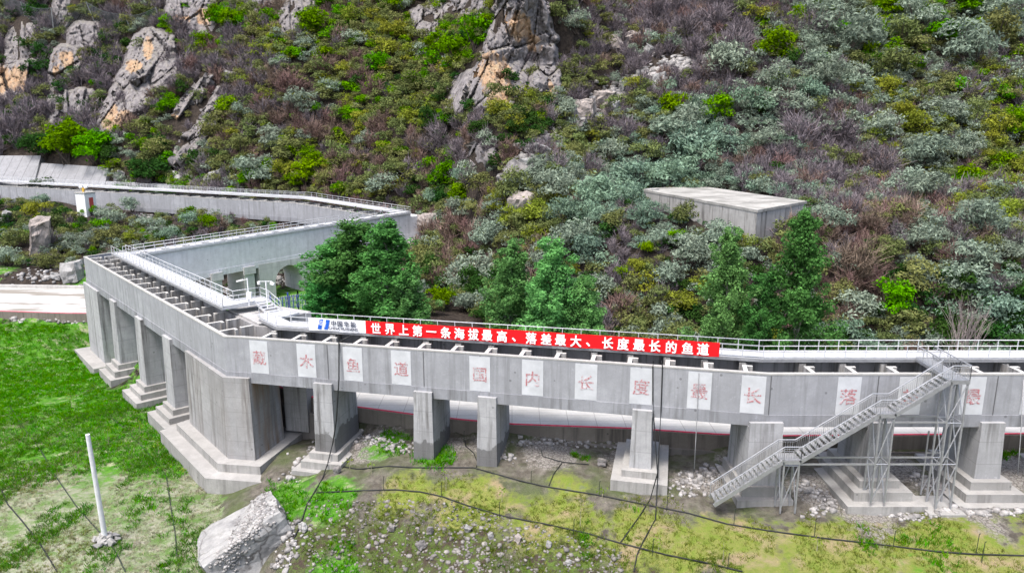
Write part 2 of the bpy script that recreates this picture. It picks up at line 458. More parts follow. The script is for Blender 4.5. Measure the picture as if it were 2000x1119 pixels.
def height(x, y):
    x = np.asarray(x, dtype=float); y = np.asarray(y, dtype=float)
    b = base_z(x, y)
    s, rz = road_side(x, y)
    k = np.clip((s + 0.1) / 0.5, 0, 1); k = k * k * (3 - 2 * k)
    far = np.clip(1 - (s - 7.5) / 3.0, 0, 1)
    wide = np.where(x < -50, np.clip(1 - (s - 15) / 3.0, 0, 1), far)
    kk = k * wide
    front = (1 - k)
    rough = 0.25 * vnoise(x, y, 2.1, 3) + 0.5 * vnoise(x, y, 6.0, 4) + 0.12 * vnoise(x, y, 0.9, 5)
    bank = np.clip((47.5 - y - np.clip(x + 2, 0, 30) * 0.45) / 3.0, 0, 1) * np.clip((x + 19) / 3, 0, 1) * np.clip((16 - x) / 4, 0, 1)
    rough = rough + bank * (0.75 * vnoise(x, y, 1.5, 14) + 0.5 * vnoise(x, y, 0.8, 15))
    z = b + rough * np.where(s > 0, 0.5, 0.9)
    z = np.where(s > -0.1, z * (1 - kk) + (rz - 0.35) * kk, z)
    f = y - path_y(FOOT, x)
    g = path_y(SLOPE, x)
    soft = np.where(f > 20, f, 2.5 * np.log1p(np.exp(np.clip(f / 2.5, -30, 30))))
    hill = g * soft
    bench = np.clip((x - 2) / 16.0, 0, 1); bench = bench * bench * (3 - 2 * bench)
    hill = hill - bench * (g - 0.15) * np.clip(f - 15, 0, 42) + bench * 0.10 * np.clip(f - 57, 0, 200)
    amp = np.clip(f / 20.0, 0, 1)
    hill = hill + amp * (6.0 * vnoise(x, y, 26, 7) + 2.6 * vnoise(x, y, 9, 8) + 1.0 * vnoise(x, y, 3.5, 9))
    # gully with the scree and the rib beside it
    gx = 2 + 0.32 * (y - 95)
    hill = hill - amp * 3.0 * np.exp(-((x - gx) / 5.0) ** 2) + amp * 5.0 * np.exp(-((x - gx + 15) / 8.0) ** 2)
    out = z + hill
    # cut bench that the tank stands on
    ax, ay, bx, by = TANK_F
    ex, ey = bx - ax, by - ay; L_ = math.hypot(ex, ey); ex /= L_; ey /= L_
    fx, fy = -ey, ex
    if fy < 0: fx, fy = -fx, -fy
    a_ = (x - ax) * ex + (y - ay) * ey; c_ = (x - ax) * fx + (y - ay) * fy
    dx_ = np.maximum(np.maximum(-a_, a_ - L_), 0); dy_ = np.maximum(np.maximum(-c_, c_ - TANK_D), 0)
    dd = np.hypot(dx_, dy_)
    lim = TANK_Z - 4.6 + np.clip(c_ / TANK_D, -0.3, 1.0) * 3.0 + np.maximum(dd - 1.5, 0) * 0.75 + 0.4 * vnoise(x, y, 4, 11)
    return np.where(dd < 40, np.minimum(out, lim), out)

def ray(u, v):
    a = (u - 1000) / FPX; b = (559.5 - v) / FPX
    return np.array([a, math.cos(PITCH) + b * math.sin(PITCH), -math.sin(PITCH) + b * math.cos(PITCH)])

_T = np.concatenate([np.arange(25, 110, 0.25), np.arange(110, 420, 0.6)])
def at(u, v):
    """where the sight line of photo pixel (u, v) meets the ground"""
    d = ray(u, v)
    P = d[None, :] * _T[:, None]
    z = P[:, 2] + CAM_H
    hit = np.nonzero(z < height(P[:, 0], P[:, 1]))[0]
    i = hit[0] if len(hit) else len(_T) - 1
    lo, hi = _T[max(i - 1, 0)], _T[i]
    for _ in range(10):
        m = (lo + hi) / 2
        p = d * m
        if p[2] + CAM_H < float(height(p[0], p[1])): hi = m
        else: lo = m
    p = d * hi
    return Vector((p[0], p[1], p[2] + CAM_H))

def on(u, v, z):
    d = ray(u, v); t_ = (z - CAM_H) / d[2]
    return Vector((d[0] * t_, d[1] * t_, z))

def at_d(u, v, dist):
    d = ray(u, v); t_ = dist / d[1]
    return Vector((d[0] * t_, d[1] * t_, CAM_H + d[2] * t_))

def project(x, y, z):
    z = z - CAM_H
    f = y * math.cos(PITCH) - z * math.sin(PITCH); up = y * math.sin(PITCH) + z * math.cos(PITCH)
    return 1000 + FPX * x / f, 559.5 - FPX * up / f

def hz(x, y): return float(height(np.array([x]), np.array([y]))[0])

# --- ground sheet
gx = np.concatenate([np.arange(-420, -135, 15), np.arange(-135, 105, 0.6), np.arange(105, 420, 15)])
gy = np.concatenate([np.arange(-60, 24, 6), np.arange(24, 74, 0.45), np.arange(74, 180, 0.9), np.arange(180, 260, 2.0), np.arange(260, 520, 12)])
X, Y = np.meshgrid(gx, gy)
Z = height(X, Y)
nx, ny = len(gx), len(gy)
V = np.stack([X.ravel(), Y.ravel(), Z.ravel()], 1)
ii, jj = np.meshgrid(np.arange(nx - 1), np.arange(ny - 1))
q = (jj * nx + ii).ravel()
Fq = np.stack([q, q + 1, q + nx + 1, q + nx], 1)
gm = np_mesh("ground", V, Fq)
# what grows where: lush grass, dry yellow turf, grey rubble (the rest is brown earth)
def blob(lst):
    o = np.zeros(len(V))
    for bx, by, r, a in lst:
        o = np.maximum(o, a * np.clip(1.3 - np.hypot(V[:, 0] - bx, V[:, 1] - by) / r, 0, 1))
    return o
sdist, _ = road_side(V[:, 0], V[:, 1])
lush = blob([(-62, 84, 22, 1), (-45, 68, 13, 1.0), (-36, 60, 8, 0.8), (-80, 80, 22, 1), (-17.5, 48.3, 3.6, 1.0), (-13.5, 48, 2.6, 0.9), (-28, 50, 5, .8), (-30, 57, 4, 0.9),
             (-27.5, 43.5, 3, 0.8), (-33, 47, 3, 0.7), (-12, 41.5, 2.4, 0.8), (-7, 40, 2, 0.6), (26, 39.5, 5, 0.35), (-6, 51.5, 2.2, 0.8), (-10, 54, 2.6, 0.6), (-70, 118.5, 5, .9), (-55, 117, 6, .9), (-90, 120, 6, .9), (-33, 100, 12, 1), (-28, 92, 8, .9)])
dry = blob([(-3, 45.5, 4, 0.9), (3, 43, 4, 1), (9, 41.5, 4, 1), (14, 40.5, 4, 1), (20, 39.8, 4, 1), (27, 39.3, 5, 1), (36, 39, 6, 1), (-8, 47, 3, 0.75), (4, 47.5, 2.4, .5), (-38, 46, 7, 0.85), (-44, 55, 8, 0.6), (-33, 44, 4, 0.8), (-24, 46.5, 3, 0.7), (-55, 66, 8, 0.35)])
gravel = blob([(-2, 52.8, 2, .8), (9, 50.5, 3, .8), (18, 49.5, 3, .9), (27, 49.5, 4, .9), (36, 49, 4, .9), (9, 44.8, 2.2, .45), (-14.5, 54.8, 2.4, 0.9), (-11, 54.5, 3, 0.9), (-5, 53, 2.4, .7), (3, 51.3, 3, 0.9), (13.5, 48.0, 2.6, .8), (21.5, 46.5, 2.6, 0.95), (29, 47, 2.6, .6), (24, 42.3, 3.5, .75), (30, 42.0, 3.2, .8), (36, 42.6, 4, .8), (20, 42.3, 2.2, .5), (-5, 42, 4, .5), (1, 40, 4, .5), (5, 38, 3, .4), (-9, 44, 3, 0.35), (-28, 51.5, 1.2, .4)])
fade = np.where(V[:, 0] < -19, np.clip((V[:, 1] - 45) / 22.0 + 0.25, 0.3, 1), 1)
lush *= fade
straw = np.where((V[:, 0] < -20.5 - (V[:, 1] - 46).clip(0, 40) * 0.42) & (V[:, 1] < 72), np.clip(1.15 - (V[:, 1] - 40) / 36.0, 0, 1), 0) * (sdist < -1)
moss = blob([(-9, 43, 4, .8), (-4, 41, 5, .8), (2, 39, 5, .8), (6, 37, 4, .7), (-13, 45, 3, .8), (-14, 42, 3, .7)])
for nm, arr in (("straw", straw), ("moss", moss), ("lush", lush), ("dry", dry), ("gravel", gravel)):
    a_ = gm.attributes.new(nm, 'FLOAT', 'POINT')
    a_.data.foreach_set("value", arr.astype(np.float32))
t = NT("hillside_ground")
p = t.pos()
n_big = t.noise(p, 0.35, 5, 0.6); n_mid = t.noise(p, 1.6, 6, 0.65); n_f = t.noise(p, 7, 5, 0.7)
col = t.mix(t.ramp(n_mid, 0.35, 0.65), (0.020, 0.016, 0.014), (0.055, 0.044, 0.036))
col = t.mix(t.ramp(n_f, 0.58, 0.78, 0, 0.35), col, (0.14, 0.122, 0.10))
def zone(name, lo=0.35, hi=0.6):
    a = t.attr(name).outputs["Fac"]
    return t.ramp(t.math('ADD', a, t.math('MULTIPLY', t.math('SUBTRACT', t.math('ADD', n_big, t.math('MULTIPLY', n_mid, 0.9)), 0.95), 1.1)), lo, hi)
gr = t.mix(t.ramp(n_f, 0.4, 0.65), (0.30, 0.28, 0.255), (0.15, 0.135, 0.12))
gr = t.mix(t.ramp(t.voro(p, 3.2).outputs[0], 0.0, 0.10, 0.8, 0.0), gr, (0.05, 0.045, 0.04))
er = t.mix(t.ramp(n_mid, 0.35, 0.65), (0.075, 0.066, 0.054), (0.17, 0.155, 0.13))
er = t.mix(t.ramp(n_big, 0.42, 0.6, 0, 0.75), er, (0.075, 0.10, 0.035))
col = t.mix(t.math('LESS_THAN', t.sep(p)[1], 66.0), col, er)
col = t.mix(zone("gravel"), col, gr)
dr = t.mix(t.ramp(n_mid, 0.38, 0.62), (0.20, 0.205, 0.06), (0.14, 0.19, 0.03))
dr = t.mix(t.ramp(t.noise(p, 0.55, 4), 0.52, 0.66), dr, (0.27, 0.215, 0.125))
col = t.mix(zone("dry"), col, dr)
sw = t.mix(t.ramp(t.noise(t.scale(p, 0.8, 1.3, 1.0), 0.75, 7, 0.75), 0.38, 0.60), (0.31, 0.295, 0.235), (0.10, 0.17, 0.045))
col = t.mix(zone("straw", 0.25, 0.45), col, sw)
mo_ = t.mix(t.ramp(t.math('ADD', n_mid, t.math('MULTIPLY', t.math('SUBTRACT', n_f, 0.5), 0.5)), 0.40, 0.60), (0.085, 0.13, 0.028), (0.060, 0.046, 0.036))
col = t.mix(zone("moss", 0.25, 0.55), col, mo_)
lu = t.mix(t.ramp(n_mid, 0.36, 0.64), (0.04, 0.14, 0.012), (0.09, 0.225, 0.022))
lu = t.mix(t.ramp(t.noise(t.scale(p, 1.0, 2.2, 1.0), 0.6, 6, 0.75), 0.52, 0.64, 0, 0.85), lu, (0.30, 0.30, 0.19))
col = t.mix(zone("lush"), col, lu)
t.bump(t.math('ADD', n_f, n_mid), 0.7, 0.25)
ground_mat = t.done(col, 0.95, spec=0.1)
ground = link_mesh("ground", gm, ground_mat, None, True)
tag(ground, None, None, None, "structure")

# ---------------------------------------------------------------- road, kerb line, retaining wall
mb = MB()
n = len(ROAD_NEAR)
vs = [(x, y, z) for x, y, z in ROAD_NEAR] + [(x, y, z + 0.05) for x, y, z in ROAD_FAR]
vs += [(x, y, z - 0.3) for x, y, z in vs]
fs = []
for i in range(n - 1):
    fs += [(i, i + 1, n + i + 1, n + i), (2*n + n + i, 2*n + n + i + 1, 2*n + i + 1, 2*n + i),
           (i + 1, i, 2*n + i, 2*n + i + 1), (n + i, n + i + 1, 3*n + i + 1, 3*n + i)]
mb.add(vs, fs)
t = NT("concrete_road")
p = t.pos()
nb = t.noise(p, 0.5, 5); nf = t.noise(p, 5, 5, 0.65)
col = t.mix(t.ramp(nb, 0.35, 0.65), (0.42, 0.41, 0.395), (0.50, 0.49, 0.475))
col = t.mix(t.ramp(nf, 0.45, 0.75, 0, 0.4), col, (0.32, 0.31, 0.295))
br = t.n("TexBrick"); t.put(br.inputs["Vector"], t.scale(p, 1.0)); br.inputs["Scale"].default_value = 0.22
br.inputs["Mortar Size"].default_value = 0.006; br.offset = 0.0
col = t.mix(t.math('MULTIPLY', br.outputs["Fac"], 0.6), col, (0.16, 0.15, 0.14))
sp = t.sep(p)
wet = t.ramp(t.noise(t.scale(p, 0.05, 0.32, 1.0), 1.0, 5, 0.6, 0.6), 0.50, 0.56)
wet = t.math('MULTIPLY', wet, t.math('LESS_THAN', sp[0], -52.0))
col = t.mix(wet, col, (0.22, 0.20, 0.17))
t.bump(nf, 0.2, 0.03)
road_mat = t.done(col, 0.8, spec=0.25)
road = mb.build("road", road_mat); tag(road, kind="structure")

# path direction left-to-right: right side is towards the camera
line = MB().sweep(ROAD_NEAR, [(-0.16, -0.02), (0.0, -0.02), (0.0, 0.055), (-0.16, 0.055)]).build("kerb", M['redline']); tag(line, kind="structure")
rw = thing("retaining_wall", "stained grey retaining wall carrying the road under its red painted edge", "wall", (0, 54, -8))
MB().sweep(ROAD_NEAR, [(-0.25, -0.03), (0.06, -0.03), (0.06, -1.30), (-0.25, -1.30)]).build("upper_wall", concrete("road_wall", (0.21, 0.185, 0.16), 0.7, (0.05, 0.045, 0.04), lift=0, mott=0.4), rw)
k0 = [i for i, q_ in enumerate(ROAD_NEAR) if q_[0] > 9][0]
MB().sweep(ROAD_NEAR[k0 - 1:], [(-0.2, -1.28), (0.35, -1.28), (0.40, -3.2), (-0.2, -3.2)]).build("lower_wall", M['old'], rw)
MB().sweep(ROAD_NEAR[5:11], [(-0.2, -1.28), (0.5, -1.28), (0.6, -4.0), (-0.2, -4.0)]).build("lower_wall", M['old'], rw)
far_kerb = MB().sweep(ROAD_FAR[:6], [(-0.5, 0.0), (0.0, 0.0), (0.0, 0.55), (-0.5, 0.55)]).build("roadside_kerb_wall", M['road'])
tag(far_kerb, "low pale concrete kerb wall along the far edge of the road", "kerb wall")

# ---------------------------------------------------------------- fishway channel
LEFT = [(75, 45.96, 0), (17.36, 45.96, 0), (-21.5, 54.81, 0), (-22.99, 55.02, 0), (-55.83, 92.08, 0)]
W = 3.4
def channel_parts(root, path, i0, i1, inner=W, slab_mat=None, wallmat=None):
    wallmat = wallmat or M['wall_paint']
    a = MB().sweep(path, rect(0.0, 0.30, -2.95, -0.10), i0, i1).build("outer_wall", wallmat, root)
    b = MB().sweep(path, rect(inner - 0.30, inner, -2.95, 0.0), i0, i1).build("inner_wall", M['inner'], root)
    c = MB().sweep(path, rect(-0.05, inner + 0.05, -3.80, -2.95), i0, i1).build("floor_slab", M['slab'] if slab_mat is None else slab_mat, root)
    d = MB().sweep(path, rect(-0.02, 0.32, -0.098, 0.0), i0, i1).build("coping", M['coping'], root)
    e = MB().sweep(path, rect(0.302, inner - 0.302, -2.948, -2.93), i0, i1).build("channel_bed", M['inner'], root)
    return a, b, c, d, e

front = thing("fishway_channel", "long grey raised concrete channel with white character panels along its face", "channel", (0, 50, -8))
channel_parts(front, LEFT, 0, 2)
side = thing("fishway_channel", "grey open channel of many baffles receding on slender stepped piers", "channel", (-40, 74, -10))
LEFT_SIDE = LEFT + [(-53.1, 97.0, 0)]
channel_parts(side, LEFT_SIDE, 2, 4)
MB().sweep(LEFT_SIDE, rect(0.0, 0.3, -3.3, -0.10), 4, 5).build("end_wall", M['wall_paint'], side)
MB().sweep(LEFT_SIDE, rect(-0.02, 0.32, -0.098, 0.0), 4, 5).build("coping", M['coping'], side)

# rear section: right-hand line towards the camera
BR0, CR = Vector((-47.2, 88.25, 0.0)), Vector((-18.12, 128.0, 0.95))
dBC = (CR - BR0); dBC.z = 0; dBC.normalize()
lBC = Vector((-dBC.y, dBC.x, 0))
WB = 4.4
rear = thing("fishway_channel", "pale covered channel crossing behind on an arched pier, white rails on top", "channel", (-33, 108, -7))
pB = [tuple(BR0 + lBC * WB), tuple(CR + lBC * WB)]
M['rear_paint'] = concrete("pale_painted_concrete", (0.68, 0.68, 0.70), 0.3, (0.2, 0.2, 0.2), lift=0, mott=0.18)
M['rear_pier'] = concrete("pale_arch_pier", (0.55, 0.545, 0.53), 0.45, (0.16, 0.155, 0.15), lift=1.9, mott=0.25)
MB().sweep(pB, rect(0, 0.3, -2.95, -0.1)).build("outer_wall", M['rear_paint'], rear)
MB().sweep(pB, rect(WB - 0.3, WB, -2.95, 0.5)).build("inner_wall", M['rear_paint'], rear)
MB().sweep(pB, rect(-0.05, WB + 0.06, -3.80, -2.95)).build("floor_slab", M['rear_paint'], rear)
MB().sweep(pB, rect(-0.02, 0.32, -0.098, 0.02)).build("coping", M['coping'], rear)

# upper sections
DR, DL = Vector((-38.65, 141.05, 2.2)), Vector((-42.4, 140.6, 2.2))
CL = CR + lBC * WB
ER, EL = None, on(0, 363, 3.4)
dDE = (EL - DL); dDE.z = 0; dDE.normalize()
EL2 = DL + (EL - DL) * 1.6
pathU = [tuple(CR + Vector((-3.0, -2.6, 0.05))), tuple(DL), tuple(EL2)]
upper = thing("fishway_channel", "upper grey channel running along the foot of the cliff behind the bushes", "channel", (-70, 150, -1))
channel_parts(upper, pathU, 0, 2, 3.6)
# tie between rear and upper channel at the far turn
MB().prism([tuple((CR + lBC * WB)[:2]), tuple(CR[:2]), tuple((CR + dBC * 3.4)[:2]), tuple((CR + lBC * WB + dBC * 3.4)[:2])], -2.9, 0.93).build("corner_block", M['rear_paint'], rear)
for k, (g_, z0, z1) in enumerate(((0.5, -4.1, -2.9), (1.1, -5.2, -4.1), (1.8, -6.8, -5.2))):
    c0 = CR + dBC * (1.4) + lBC * 1.2
    mbk = MB(); mbk.box((c0.x, c0.y, (z0 + z1) / 2), (4.0 + 2 * g_, 4.4 + 2 * g_, z1 - z0), math.atan2(dBC.y, dBC.x)); mbk.build("stepped_footing", M['rear_pier'], rear)

# baffles: one set of meshes, copied along the channels
def baffle_meshes():
    a = MB()
    a.box((0.0, 0.55, -1.46), (0.30, 1.10, 2.90))
    a.box((0.20, 1.22, -1.46), (0.70, 0.24, 2.90))
    b = MB()
    b.box((0.0, -0.45, -1.44), (0.30, 0.90, 2.86))
    b.box((-0.06, -0.98, -1.44), (0.46, 0.16, 2.86))
    out = []
    for m_, nm in ((a, "baffle"), (b, "slot_baffle")):
        me = bpy.data.meshes.new(nm); me.from_pydata(m_.v, [], m_.f); me.update()
        out.append(me)
    return out
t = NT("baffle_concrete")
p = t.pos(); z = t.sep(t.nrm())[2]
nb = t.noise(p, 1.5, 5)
top = t.mix(t.ramp(nb, 0.3, 0.7), (0.40, 0.39, 0.37), (0.48, 0.47, 0.445))  # upward faces coloured paler for the light they catch; sides keep their streaks
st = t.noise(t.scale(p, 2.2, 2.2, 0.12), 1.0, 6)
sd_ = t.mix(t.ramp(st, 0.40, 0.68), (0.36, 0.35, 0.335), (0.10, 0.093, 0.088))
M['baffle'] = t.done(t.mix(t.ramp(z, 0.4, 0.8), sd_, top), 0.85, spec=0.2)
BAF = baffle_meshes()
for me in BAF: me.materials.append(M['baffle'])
def baffles(root, p0, p1, step, start, inner=W, max_n=60):
    p0, p1 = Vector(p0), Vector(p1)
    d = p1 - p0; L = d.length; d.normalize()
    dh = Vector((d.x, d.y, 0)).normalized()
    # local y of the baffle points from the left wall to the right one
    nr = Vector((dh.y, -dh.x, 0))
    rz = math.atan2(nr.y, nr.x) - math.pi / 2
    s, k = start, 0
    off = world_loc(root)
    while s < L - 0.5 and k < max_n:
        c = p0 + d * s
        for me, lat in ((BAF[0], 0.31), (BAF[1], inner - 0.31)):
            o = bpy.data.objects.new(me.name, me); C.objects.link(o); o.parent = root
            o.location = c + nr * lat - off
            o.rotation_euler = (0, 0, rz)
        s += step; k += 1
baffles(front, LEFT[0], LEFT[1], 2.85, 34.6)
baffles(front, LEFT[1], LEFT[2], 2.62, 1.5)
baffles(side, LEFT[3], LEFT[4], 3.05, 1.8)
baffles(upper, pathU[0], pathU[1], 3.2, 6.0, 3.6)
baffles(upper, pathU[1], pathU[2], 3.4, 2.0, 3.6, 24)

# vertical joints on the front face are narrow grooves filled dark
M['joint'] = plain("joint_filler", (0.10, 0.10, 0.105), 0.9)
def face_point(p, q, s, z, out=0.0):
    p, q = Vector(p), Vector(q)
    d = (q - p).normalized(); nl = Vector((-d.y, d.x, 0))
    c = p + d * s + nl * out
    return Vector((c.x, c.y, z))
fA, fF = LEFT[2], LEFT[1]
dAF = (Vector(fF) - Vector(fA)).normalized(); nAF = Vector((dAF.y, -dAF.x, 0))      # outwards, to the camera
def on_front(x, out=0.02):
    """point on the front face below the coping at world x"""
    if x < LEFT[1][0]:
        s = (x - fA[0]) / dAF.x
        c = Vector(fA) + dAF * s + nAF * out
        return c, dAF.copy()
    return Vector((x, LEFT[1][1] - out, 0)), Vector((1, 0, 0))
for x in (-14.3, -6.65, -2.35, 9.05, 17.5, 24.75, 32.8):
    c, d = on_front(x, 0.012)
    MB().box((c.x, c.y, -1.75), (0.06, 0.02, 3.2), math.atan2(d.y, d.x)).build("expansion_joint", M['joint'], front)

# panels with faded characters
PANELS = [(-20.08, '藏'), (-16.07, '木'), (-12.25, '鱼'), (-8.40, '道'), (-2.38, '国'), (1.50, '内'), (5.30, '长'), (9.10, '度'), (12.97, '最'), (16.42, '长'), (22.82, '落'), (26.98, '差'), (31.25, '最'), (35.4, '大')]
for x, ch in PANELS:
    c, d = on_front(x, 0.0)
    nrm_ = Vector((d.y, -d.x, 0))
    pc = c + nrm_ * 0.012
    pn = MB().box((pc.x, pc.y, -1.57), (1.58, 0.03, 2.68), math.atan2(d.y, d.x)).build("painted_panel", M['panel'], front)
    pn["label"] = "white panel with a faded red character"
    mbt = MB()
    put_text(mbt, ch, 1.22, c + nrm_ * 0.032 + Vector((0, 0, -1.62)), d, (0, 0, 1), 0.010)
    mbt.build("lettering", M['faded'], pn, fix=False)

# ---------------------------------------------------------------- walkways with railings
POST = MB().box((0, 0, 0.45), (0.045, 0.045, 0.90))
post_me = bpy.data.meshes.new("post"); post_me.from_pydata(POST.v, [], POST.f); post_me.update(); post_me.materials.append(M['steel_white'])
def railing(root, pts, spacing=1.42, h=0.90, name="railing", rails=(0.90, 0.45, 0.08), ends=(True, True)):
    pts = [Vector(p) for p in pts]
    m_ = MB()
    for p_, q_ in zip(pts[:-1], pts[1:]):
        for k, hh in enumerate(rails):
            r = 0.034 if k == 0 else (0.022 if k == 1 else 0.05)
            dz = Vector((0, 0, hh))
            if k == 2: m_.bar(p_ + dz, q_ + dz, 0.012, 0.12)
            else: m_.tube(p_ + dz, q_ + dz, r, 6)
    ro = m_.build(name, M['steel_white'], root, True)
    off = world_loc(root)
    seen = []
    for p_, q_ in zip(pts[:-1], pts[1:]):
        L = (q_ - p_).length
        n_ = max(1, round(L / spacing))
        for k in range(n_ + 1):
            c = p_ + (q_ - p_) * (k / n_)
            if any((c - s_).length < 0.3 for s_ in seen): continue
            seen.append(c)
            o = bpy.data.objects.new("post", post_me); C.objects.link(o)
            o.parent = ro; o.location = c - off
    return ro
def offset_path(path, lat, dz):
    pts = [Vector(p) for p in path]
    nr = []
    for i in range(len(pts) - 1):
        d = pts[i+1] - pts[i]; d.z = 0; d.normalize(); nr.append(Vector((d.y, -d.x, 0)))
    out = []
    for i, p_ in enumerate(pts):
        if i == 0: m_ = nr[0]
        elif i == len(pts) - 1: m_ = nr[-1]
        else:
            m_ = (nr[i-1] + nr[i]).normalized(); m_ = m_ / max(0.3, m_.dot(nr[i]))
        out.append(p_ + m_ * lat + Vector((0, 0, dz)))
    return out

DK = 0.42      # deck level of the front walkway above the coping
wf = thing("walkway", "white steel walkway with rails along the back of the front channel", "walkway", (0, 52, 0))
FP = [(75, 45.96, 0), (17.36, 45.96, 0), (-20.3, 54.54, 0)]
FP2 = FP + [(-23.0, 57.6, 0)]
MB().sweep(FP2, rect(2.02, 3.55, DK - 0.22, DK)).build("deck", M['deck'], wf)
MB().sweep(FP2, rect(1.98, 2.018, DK - 0.26, DK - 0.02)).build("edge_beam", M['steel'], wf)
near_f = offset_path(FP2, 2.06, DK); far_f = offset_path(FP2, 3.5, DK)
railing(wf, near_f, 1.42)
railing(wf, far_f[:-1], 1.42)
DA = 0.97
ws = thing("walkway", "white railed walkway stepping along the receding channel of baffles", "walkway", (-38, 74, 0))
SA, SB = Vector(LEFT[3]), Vector(LEFT[4])
dAB = (SB - SA).normalized(); nAB = Vector((dAB.y, -dAB.x, 0))
s0, s1 = 5.6, (Vector((-50.07, 88.89, 0)) - SA).dot(dAB)
pa = [tuple(SA + dAB * s0), tuple(SA + dAB * (s1 + 0.3))]
MB().sweep(pa, rect(2.02, 3.75, DA - 0.22, DA)).build("deck", M['deck'], ws)
MB().sweep(pa, rect(1.98, 2.018, DA - 0.26, DA - 0.02)).build("edge_beam", M['steel'], ws)
lp = [SA + dAB * s0 + nAB * 2.06, SA + dAB * (s1 + 0.25) + nAB * 2.06]
up3 = lambda v_, z_: Vector((v_.x, v_.y, z_))
railing(ws, [up3(lp[0], DA), up3(lp[1], DA)], 1.42)
# landing at the bend with a short flight down to the front walkway
L0 = SA + dAB * s0 + nAB * 3.75; L1 = L0 + dAB * 1.9
LE = nAB * 2.5
MB().prism([tuple(L0[:2]), tuple((L0 + LE)[:2]), tuple((L1 + LE)[:2]), tuple(L1[:2])], DA - 0.22, DA).build("landing", M['deck'], ws)
railing(ws, [up3(SA + dAB * (s1 + 0.25) + nAB * 3.7, DA), up3(L1 - nAB * 0.05, DA), up3(L1 + LE - nAB * 0.05, DA), up3(L0 + LE - nAB * 0.05 + dAB * 0.1, DA)], 1.42)
railing(ws, [up3(lp[0], DA), up3(L0 + dAB * 0.05 + nAB * 1.2, DA)], 1.2)
st_end = far_f[1] + (far_f[2] - far_f[1]) * 0.965
mst = MB()
p_top = L0 + LE * 0.5 + nAB * 0.6; p_bot = up3(L0 + LE * 0.75 - dAB * 2.4, DK)
for k in range(4):
    c = p_top.lerp(p_bot, (k + 0.5) / 4); c.z = DA - (k + 0.7) * (DA - DK) / 4
    mst.box(c, (1.2, 0.34, 0.05), math.atan2(nAB.y, nAB.x))
e0 = p_top + nAB * 0.6; e1 = p_bot + nAB * 0.6
mst.bar(up3(e0, DA - 0.15), up3(e1, DK - 0.1), 0.05, 0.2)
mst.bar(up3(e0 - nAB * 1.2, DA - 0.15), up3(e1 - nAB * 1.2, DK - 0.1), 0.05, 0.2)
mst.build("short_stair", M['steel_white'], ws)
railing(ws, [up3(e0, DA), up3(e1, DK)], 1.0)
I_in = offset_path(LEFT, 3.41, 0)[3]
MB().prism([tuple(I_in[:2]), tuple((I_in + dAB * 7.0)[:2]), tuple((I_in + dAB * 7.0 + nAB * 3.2)[:2]), tuple((I_in + nAB * 5.2 + dAB * 1.0)[:2])], -3.78, 0.15).build("corner_wall", M['concrete'], side)
# platform carrying the foot of the short stair
pp = p_bot
MB().prism([tuple((pp + nAB * 1.0 + dAB * 0.3)[:2]), tuple((pp - nAB * 1.4 + dAB * 0.3)[:2]), tuple((pp - nAB * 1.4 - dAB * 2.3)[:2]), tuple((pp + nAB * 1.6 - dAB * 1.6)[:2])], DK - 0.2, DK - 0.004).build("landing", M['deck'], ws)

DBC = 0.95
wr = thing("walkway", "long white railed deck with small openings crossing behind the bend", "walkway", (-33, 108, 1))
pr_ = [tuple(BR0), tuple(CR)]
mdeck = MB().sweep(pr_, rect(-2.1, 0.12, 0.62, 0.85)).build("deck", M['deck'], wr)
MB().sweep(pr_, rect(-WB - 0.1, -2.1, 0.2, 0.45)).build("cover_slab", M['deck'], wr)
MB().sweep(pr_, rect(0.122, 0.17, 0.56, 0.83)).build("edge_beam", M['steel_white'], wr)
mh = MB()
LB = (CR - BR0).length
for k in range(16):
    s = 1.8 + k * (LB - 4) / 16
    c = BR0 + (CR - BR0) * (s / LB) + lBC * 1.0
    mh.box((c.x, c.y, c.z + 0.856), (1.1, 0.5, 0.012), math.atan2(dBC.y, dBC.x))
mh.build("opening_shade_plate", M['black'], wr)  # flat black plates on the deck stand in for shade inside its openings
railing(wr, [BR0 - Vector((0, 0, -0.85)) + lBC * (-0.06), CR + Vector((0, 0, 0.85)) + lBC * (-0.06)], 1.35)
railing(wr, [BR0 + lBC * 2.05 + Vector((0, 0, 0.85)) - dBC * 0.3, CR + lBC * 2.05 + Vector((0, 0, 0.85))], 1.35)
wu = thing("walkway", "white railed walkway along the back of the uppermost channel", "walkway", (-60, 148, 3))
MB().sweep(pathU, rect(2.3, 4.6, 0.55, 0.78)).build("deck", M['deck'], wu)
ou = offset_path(pathU, 4.5, 0.78)
ou[0] = CR + Vector((0, 0, 0.85)) + lBC * (-0.06)
nu = offset_path(pathU, 2.35, 0.78)
railing(wu, ou, 1.6)
railing(wu, nu[1:], 1.6)

# ---------------------------------------------------------------- piers
def quad(c, d, n_, l, dep, grow=0.0, back=0.0):
    """rectangle: centre of the front edge c, along d, depth along n_"""
    h = l / 2 + grow
    a = c - d * h - n_ * grow; b = c + d * h - n_ * grow
    e = n_ * (dep + 2 * grow)
    return [tuple(a[:2]), tuple(b[:2]), tuple((b + e)[:2]), tuple((a + e)[:2])]

